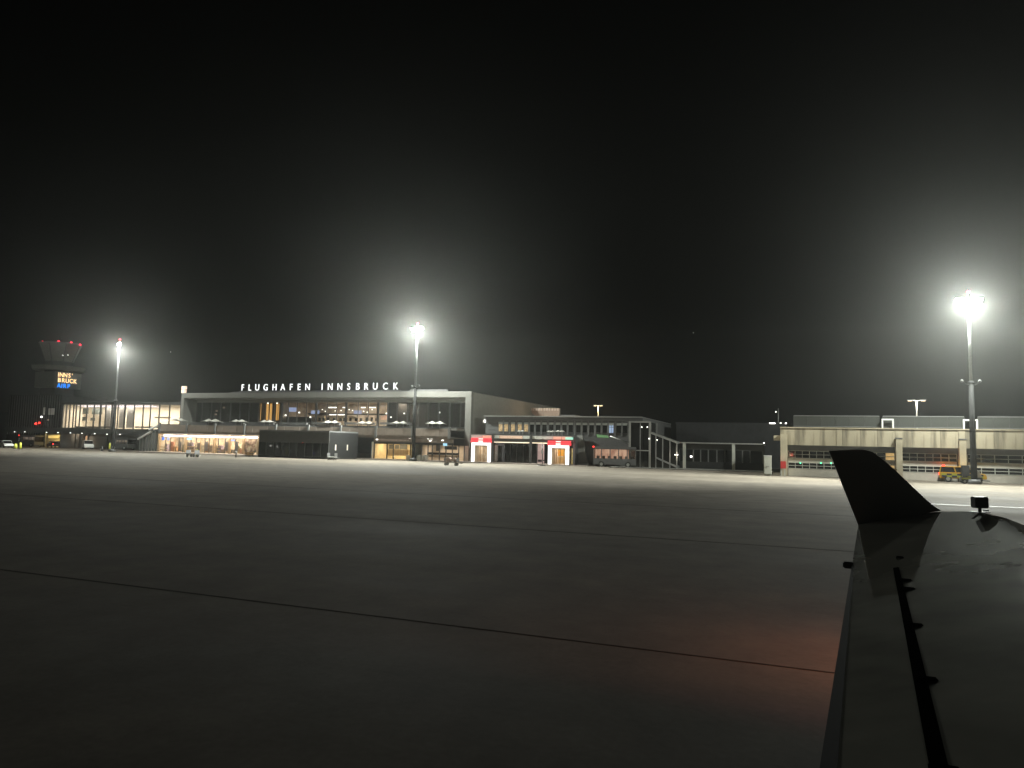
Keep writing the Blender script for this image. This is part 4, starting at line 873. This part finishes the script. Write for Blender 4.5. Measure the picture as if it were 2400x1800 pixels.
# portable sign stand
q = PZ(1271, 1092); t = thing('sign_stand', 'slim dark sign stand on a cross foot before the second portal', 'sign stand', (q.x, q.y, 0))
cyl('pole', t, (q.x, q.y, .05), (q.x, q.y, 3.6), .06, .05, M['black'], 8)
for a_ in (0.4, 2.0): d_ = Vector((math.cos(a_), math.sin(a_), 0)) * .7; cyl('foot_bar', t, Vector((q.x, q.y, .06)) - d_, Vector((q.x, q.y, .06)) + d_, .06, .06, M['black'], 8)
box('board', t, q.x - .75, q.x - .1, q.y - .04, q.y + .04, .62, .98, M['black'], .02); box('side_plate', t, q.x + .08, q.x + .5, q.y - .03, q.y + .03, .75, .95, M['dark2'], .02)
box('notice', t, q.x - .18, q.x + .1, q.y - .09, q.y - .065, 1.9, 2.5, M['white'])
# hand rail by the first portal
q = PZ(1130, 1083); t = thing('steel_handrail', 'looped steel handrail before the first portal', 'handrail', (q.x, q.y, 0))
for z0, s in ((.95, .62), (.45, .55)):
    p_ = [Vector((q.x - s - .25, q.y, 0)), Vector((q.x - s + .1, q.y, z0 + .45)), Vector((q.x + s, q.y, z0 + .45)), Vector((q.x + s, q.y, 0))]
    for a, b in zip(p_[:-1], p_[1:]): cyl('rail', t, a, b, .05, .05, M['white'], 8)
# concrete blocks at the foot of the middle mast
for i, (px, py, lab) in enumerate(((957, 1080, 'concrete block leaning left of the middle mast foot'), (983, 1081, 'first concrete block right of the middle mast foot'), (991, 1081, 'second concrete block right of the middle mast foot'), (998, 1080.5, 'outermost concrete block right of the middle mast foot'))):
    q = PZ(px, py); o = box('concrete_block', None, q.x - .32, q.x + .32, q.y - .4, q.y + .4, 0, .95 + .12 * (i % 2), mat('pale_block', (.45, .43, .38), .8, var=.2), .08); tag(o, lab, 'concrete block', 'concrete blocks round the middle mast')
q = PZ(1010, 1076)
t = thing('baggage_loader', 'small belt loader with dark ramp before the arrivals windows', 'belt loader', (q.x + 6, q.y, 0)); xx = PZ(1084, 1078)
t.location = (xx.x, xx.y, 0)
prism('ramp', t, [(xx.x - 1.0, xx.y, .3), (xx.x + .9, xx.y, 1.5), (xx.x + .9, xx.y, 1.7), (xx.x - 1.0, xx.y, .5)], (0, .9, 0), M['dark2']); box('chassis', t, xx.x - .9, xx.x + .9, xx.y + .1, xx.y + .8, .22, .55, M['mid'], .03)
for sx in (-.6, .6):
    for sy in (.12, .78): wheel(t, xx.x + sx - 0, xx.y + sy, .22, .12)
# forklift-like frame beside the terminal corner post
# equipment by the right mast
q = PZ(2266, 1132); t = thing('control_box', 'dark control box on a post beside the fire station mast', 'box', (q.x - .9, q.y, 0))
a, b, z0, z1 = RC(2254, 1091, 2273, 1116, q.y + .3); box('box', t, a, b, q.y + .3, q.y + .7, z0, z1, M['dark'], .03); cyl('post', t, ((a + b) / 2, q.y + .5, 0), ((a + b) / 2, q.y + .5, z0), .07, .07, M['dark'], 8)
q = PZ(2275, 1133.5); t = thing('equipment_trailer', 'low dark trailer with white covered load before the fire station mast', 'trailer', (q.x, q.y, 0)); y0 = q.y - .9
box('bed', t, q.x - 1.1, q.x + 1.0, y0, y0 + .9, .3, .72, M['dark'], .04); box('side_stripe', t, q.x - 1.05, q.x + .2, y0 - .02, y0 - .003, .5, .68, M['hivis'])
prism('covered_load', t, [(q.x + .15, y0 + .1, .722), (q.x + 1.0, y0 + .1, .722), (q.x + .85, y0 + .1, 1.15), (q.x + .55, y0 + .1, 1.62)], (0, .7, 0), M['canvas'], .05)
for sx in (-.75, .7):
    for sy in (.02, .88): wheel(t, q.x + sx, y0 + sy, .24, .14)
cyl('tow_bar', t, (q.x + 1.0, y0 + .45, .4), (q.x + 1.8, y0 + .45, .35), .05, .05, M['dark'], 8)

# ------------------------------------------------------------------ aircraft wing with winglet (this aircraft, port side)
def wing_mat():
    m = bpy.data.materials.new('wet_wing_paint'); m.use_nodes = True; n = m.node_tree.nodes; l = m.node_tree.links; b = n['Principled BSDF']
    tc = n.new('ShaderNodeTexCoord'); a = n.new('ShaderNodeTexNoise'); a.inputs['Scale'].default_value = 1.6; a.inputs['Detail'].default_value = 5; l.new(tc.outputs['Object'], a.inputs['Vector'])
    cr = n.new('ShaderNodeValToRGB'); e = cr.color_ramp.elements; e[0].position = .3; e[0].color = (.18, .176, .148, 1); e[1].position = .7; e[1].color = (.29, .28, .235, 1); l.new(a.outputs[0], cr.inputs[0]); l.new(cr.outputs[0], b.inputs['Base Color'])
    rr = n.new('ShaderNodeMapRange'); rr.inputs[1].default_value = .3; rr.inputs[2].default_value = .7; rr.inputs[3].default_value = .02; rr.inputs[4].default_value = .05; b.inputs['Specular IOR Level'].default_value = .3; l.new(a.outputs[0], rr.inputs[0]); l.new(rr.outputs[0], b.inputs['Roughness'])
    w2 = n.new('ShaderNodeTexNoise'); w2.inputs['Scale'].default_value = 2.4; w2.inputs['Detail'].default_value = 2; l.new(tc.outputs['Object'], w2.inputs['Vector'])
    bp = n.new('ShaderNodeBump'); bp.inputs['Strength'].default_value = .10; bp.inputs['Distance'].default_value = .012; l.new(w2.outputs[0], bp.inputs['Height']); l.new(bp.outputs[0], b.inputs['Normal'])
    return m
MW = wing_mat(); MDK = mat('dark_grey_paint', (.012, .012, .012), .7, var=.1, spec=.05); MBK = mat('black_sealant', (.003, .003, .003), .9, var=0, spec=0); MWL = mat('winglet_paint', (.45, .45, .43), .35, var=.08)
tipspec = [(2012, 1228, 2.13), (2060, 1220, 2.20), (2120, 1209, 2.28), (2200, 1199, 2.37), (2260, 1198.5, 2.425), (2310, 1203, 2.462), (2355, 1213, 2.49), (2400, 1230, 2.505), (2440, 1256, 2.50), (2462, 1285, 2.41)]
tip = [PZ(a, b, c) for a, b, c in tipspec]
for i_ in (1, 2):
    f_ = (tipspec[i_][0] - 2012) / 188.0; tip[i_] = tip[0].lerp(tip[3], f_); tip[i_].z = tipspec[i_][2]
te_in = PZ(1922, 1800, 1.93)
span = (te_in - tip[0]) * 1.45
AW = thing('aircraft_wing', 'dark wet port wing of this aircraft with upturned winglet, lower right', 'aircraft wing', tuple(tip[0]))
def sec(k, off=0.0):
    ch = 1 + 0.65 * k
    return [tip[0] + span * k + Vector(((p - tip[0]).x * ch, (p - tip[0]).y * ch, (p - tip[0]).z * ch)) + Vector((0, 0, off)) for p in tip]
def surf(k, f):
    s = sec(k); x = f * (len(s) - 1); i = min(int(x), len(s) - 2); return s[i].lerp(s[i + 1], x - i)
NS = 16; vs_, fs = [], []; m_ = 28
for j in range(NS + 1):
    for i in range(m_ + 1): vs_.append(surf(j / NS, i / m_))
nt = len(vs_)
for j in range(NS + 1):
    for i in range(m_ + 1):
        p = surf(j / NS, i / m_); th = .02 + (.16 + .12 * j / NS) * math.sin(math.pi * (i / m_) ** .8) ; vs_.append(p - Vector((0, 0, th)))
row = m_ + 1
for j in range(NS):
    for i in range(m_):
        q_ = j * row + i; fs.append((q_, q_ + 1, q_ + row + 1, q_ + row)); q2 = nt + q_; fs.append((q2, q2 + row, q2 + row + 1, q2 + 1))
for i in range(m_): fs.append((i, nt + i, nt + i + 1, i + 1)); e_ = NS * row + i; fs.append((e_, e_ + 1, nt + e_ + 1, nt + e_))
for j in range(NS): a = j * row; fs.append((a, a + row, nt + a + row, nt + a)); a = j * row + m_; fs.append((a, nt + a, nt + a + row, a + row))
wo = poly('wing_panel', AW, vs_, fs, MW, True)
mo = wo.modifiers.new('es', 'EDGE_SPLIT'); mo.split_angle = math.radians(50)
def ribbon(name, k0, k1, f0, f1, f0b, f1b, m, lift=.004, n=20):
    vs_, fs = [], []
    for j in range(n + 1):
        t = j / n; k = k0 + (k1 - k0) * t; a = f0 + (f0b - f0) * t; b = f1 + (f1b - f1) * t
        for i in range(5): vs_.append(surf(min(k, 1), a + (b - a) * i / 4) + Vector((0, 0, lift)))
    for j in range(n):
        for i in range(4): q_ = j * 5 + i; fs.append((q_, q_ + 1, q_ + 6, q_ + 5))
    o = poly(name, AW, vs_, fs, m); s_ = o.modifiers.new('solid', 'SOLIDIFY'); s_.thickness = .003; return o
ribbon('trailing_edge_strip', .30, 1, 0, .006, 0, .028, MDK)
ribbon('flap_gap', .345, 1, .120, .133, .098, .114, MBK)
for k, f in ((.30, .150), (.40, .146), (.43, .146), (.525, .138), (.615, .133), (.70, .128)):
    p = surf(k, f); e_ = .75 + .5 * ((k * 37) % 1); box('hinge_bracket', AW, p.x - .075 * e_, p.x + .012 * e_, p.y - .022 * e_, p.y + .022 * e_, p.z - .02, p.z + .010, MBK, .006)
p = surf(.29, 0); box('discharger_mount', AW, p.x - .09, p.x + .02, p.y - .04, p.y + .04, p.z - .05, p.z + .015, M['black'], .012)
# winglet in the plane of the tip chord, leaning outboard
cdir = (tip[3] - tip[0]).normalized(); out = (-span).normalized(); out = (out - cdir * out.dot(cdir)); out.z = 0; out.normalize()
tall = (Vector((0, 0, 1)) + out * .12).normalized(); nrm = cdir.cross(tall).normalized()
def onpl(px, py):
    d = FW + RT * ((px - 1200) / FPX) + UP * ((900 - py) / FPX); return CAM + d * ((tip[0] - CAM).dot(nrm) / d.dot(nrm))
wl_ = [(2012, 1231), (1978, 1146), (1962, 1105), (1943, 1057), (1970, 1055.5), (2005, 1053.5), (2025, 1053.5), (2042, 1058), (2062, 1071), (2100, 1103), (2140, 1142), (2172, 1172), (2192, 1188), (2206, 1197)]
q = [onpl(*a) for a in wl_]
if nrm.dot(out) < 0: nrm = -nrm
prism('winglet', AW, q, nrm * .045, MWL)
# small dark fixture standing on the wing tip
p = tip[5].lerp(tip[4], .25); wd = .085
def oriented(name, c, e1, e2, e3, m, bev=.012):
    o = prism(name, AW, [c - e1 - e2 - e3, c + e1 - e2 - e3, c + e1 - e2 + e3, c - e1 - e2 + e3], e2 * 2, m, bev); return o
e1 = Vector((RT.x, RT.y, 0)).normalized() * .087; e2 = Vector((-RT.y, RT.x, 0)).normalized() * .06
oriented('fixture_box', p + Vector((0, 0, .135)), e1, e2, Vector((0, 0, .073)), M['black'])
cyl('fixture_stem', AW, p - Vector((0, 0, .02)), p + Vector((0, 0, .07)), .022, .02, M['black'], 10)
oriented('fixture_foot', p + Vector((0, 0, .005)) , e1 * 1.4, e2 * .5, Vector((0, 0, .008)), M['black'], .003)
oriented('fixture_arm', p + e1 * .9 + Vector((0, 0, .03)), e1 * .35, e2 * .3, Vector((0, 0, .012)), M['black'], .004)
# position lights on the wing tip
n1 = tip[0] + cdir * .75 + out * .28 + Vector((0, 0, .05)); n2 = tip[0] + cdir * .45 + out * .16 + Vector((0, 0, .04))
l1 = ball('navigation_light', AW, n1 - out * .12, .035, glow('red_nav_lens', (1, .02, .01), 3.0)); point(AW, n1, 62, (1, .05, .03), .03)
l2 = ball('position_light', AW, n2 - out * .07, .03, glow('white_nav_lens', (1, .8, .55), 3.0)); point(AW, n2, 70, (1, .62, .36), .03)

# distant lights on the dark slopes
for px, py, lab in ((400, 825, 'tiny distant light in the sky left of the lettering'), (1625, 780, 'tiny distant light high above the dark hall')):
    q = PV(px, py, 900); o = ball('distant_light', None, q, .55, mat('far_light', (.8, .8, .8), .5, var=0, em=(1, .95, .85), es=1.0 if px < 1000 else .6)); tag(o, lab, 'light', 'distant lights')

# ------------------------------------------------------------------ haze volume added to imitate lens glare round the floodlights
hz = box('haze', None, -330, 130, -12, 270, -1.0, HAZE_TOP, None)
hm = bpy.data.materials.new('glare_haze'); hm.use_nodes = True; n = hm.node_tree.nodes; n.remove(n['Principled BSDF'])
pv = n.new('ShaderNodeVolumePrincipled'); pv.inputs['Color'].default_value = (.93, .95, .90, 1); pv.inputs['Density'].default_value = HAZE_DENSITY; pv.inputs['Anisotropy'].default_value = 0.84
hm.node_tree.links.new(pv.outputs[0], n['Material Output'].inputs['Volume']); hz.data.materials.append(hm); hz['kind'] = 'stuff'
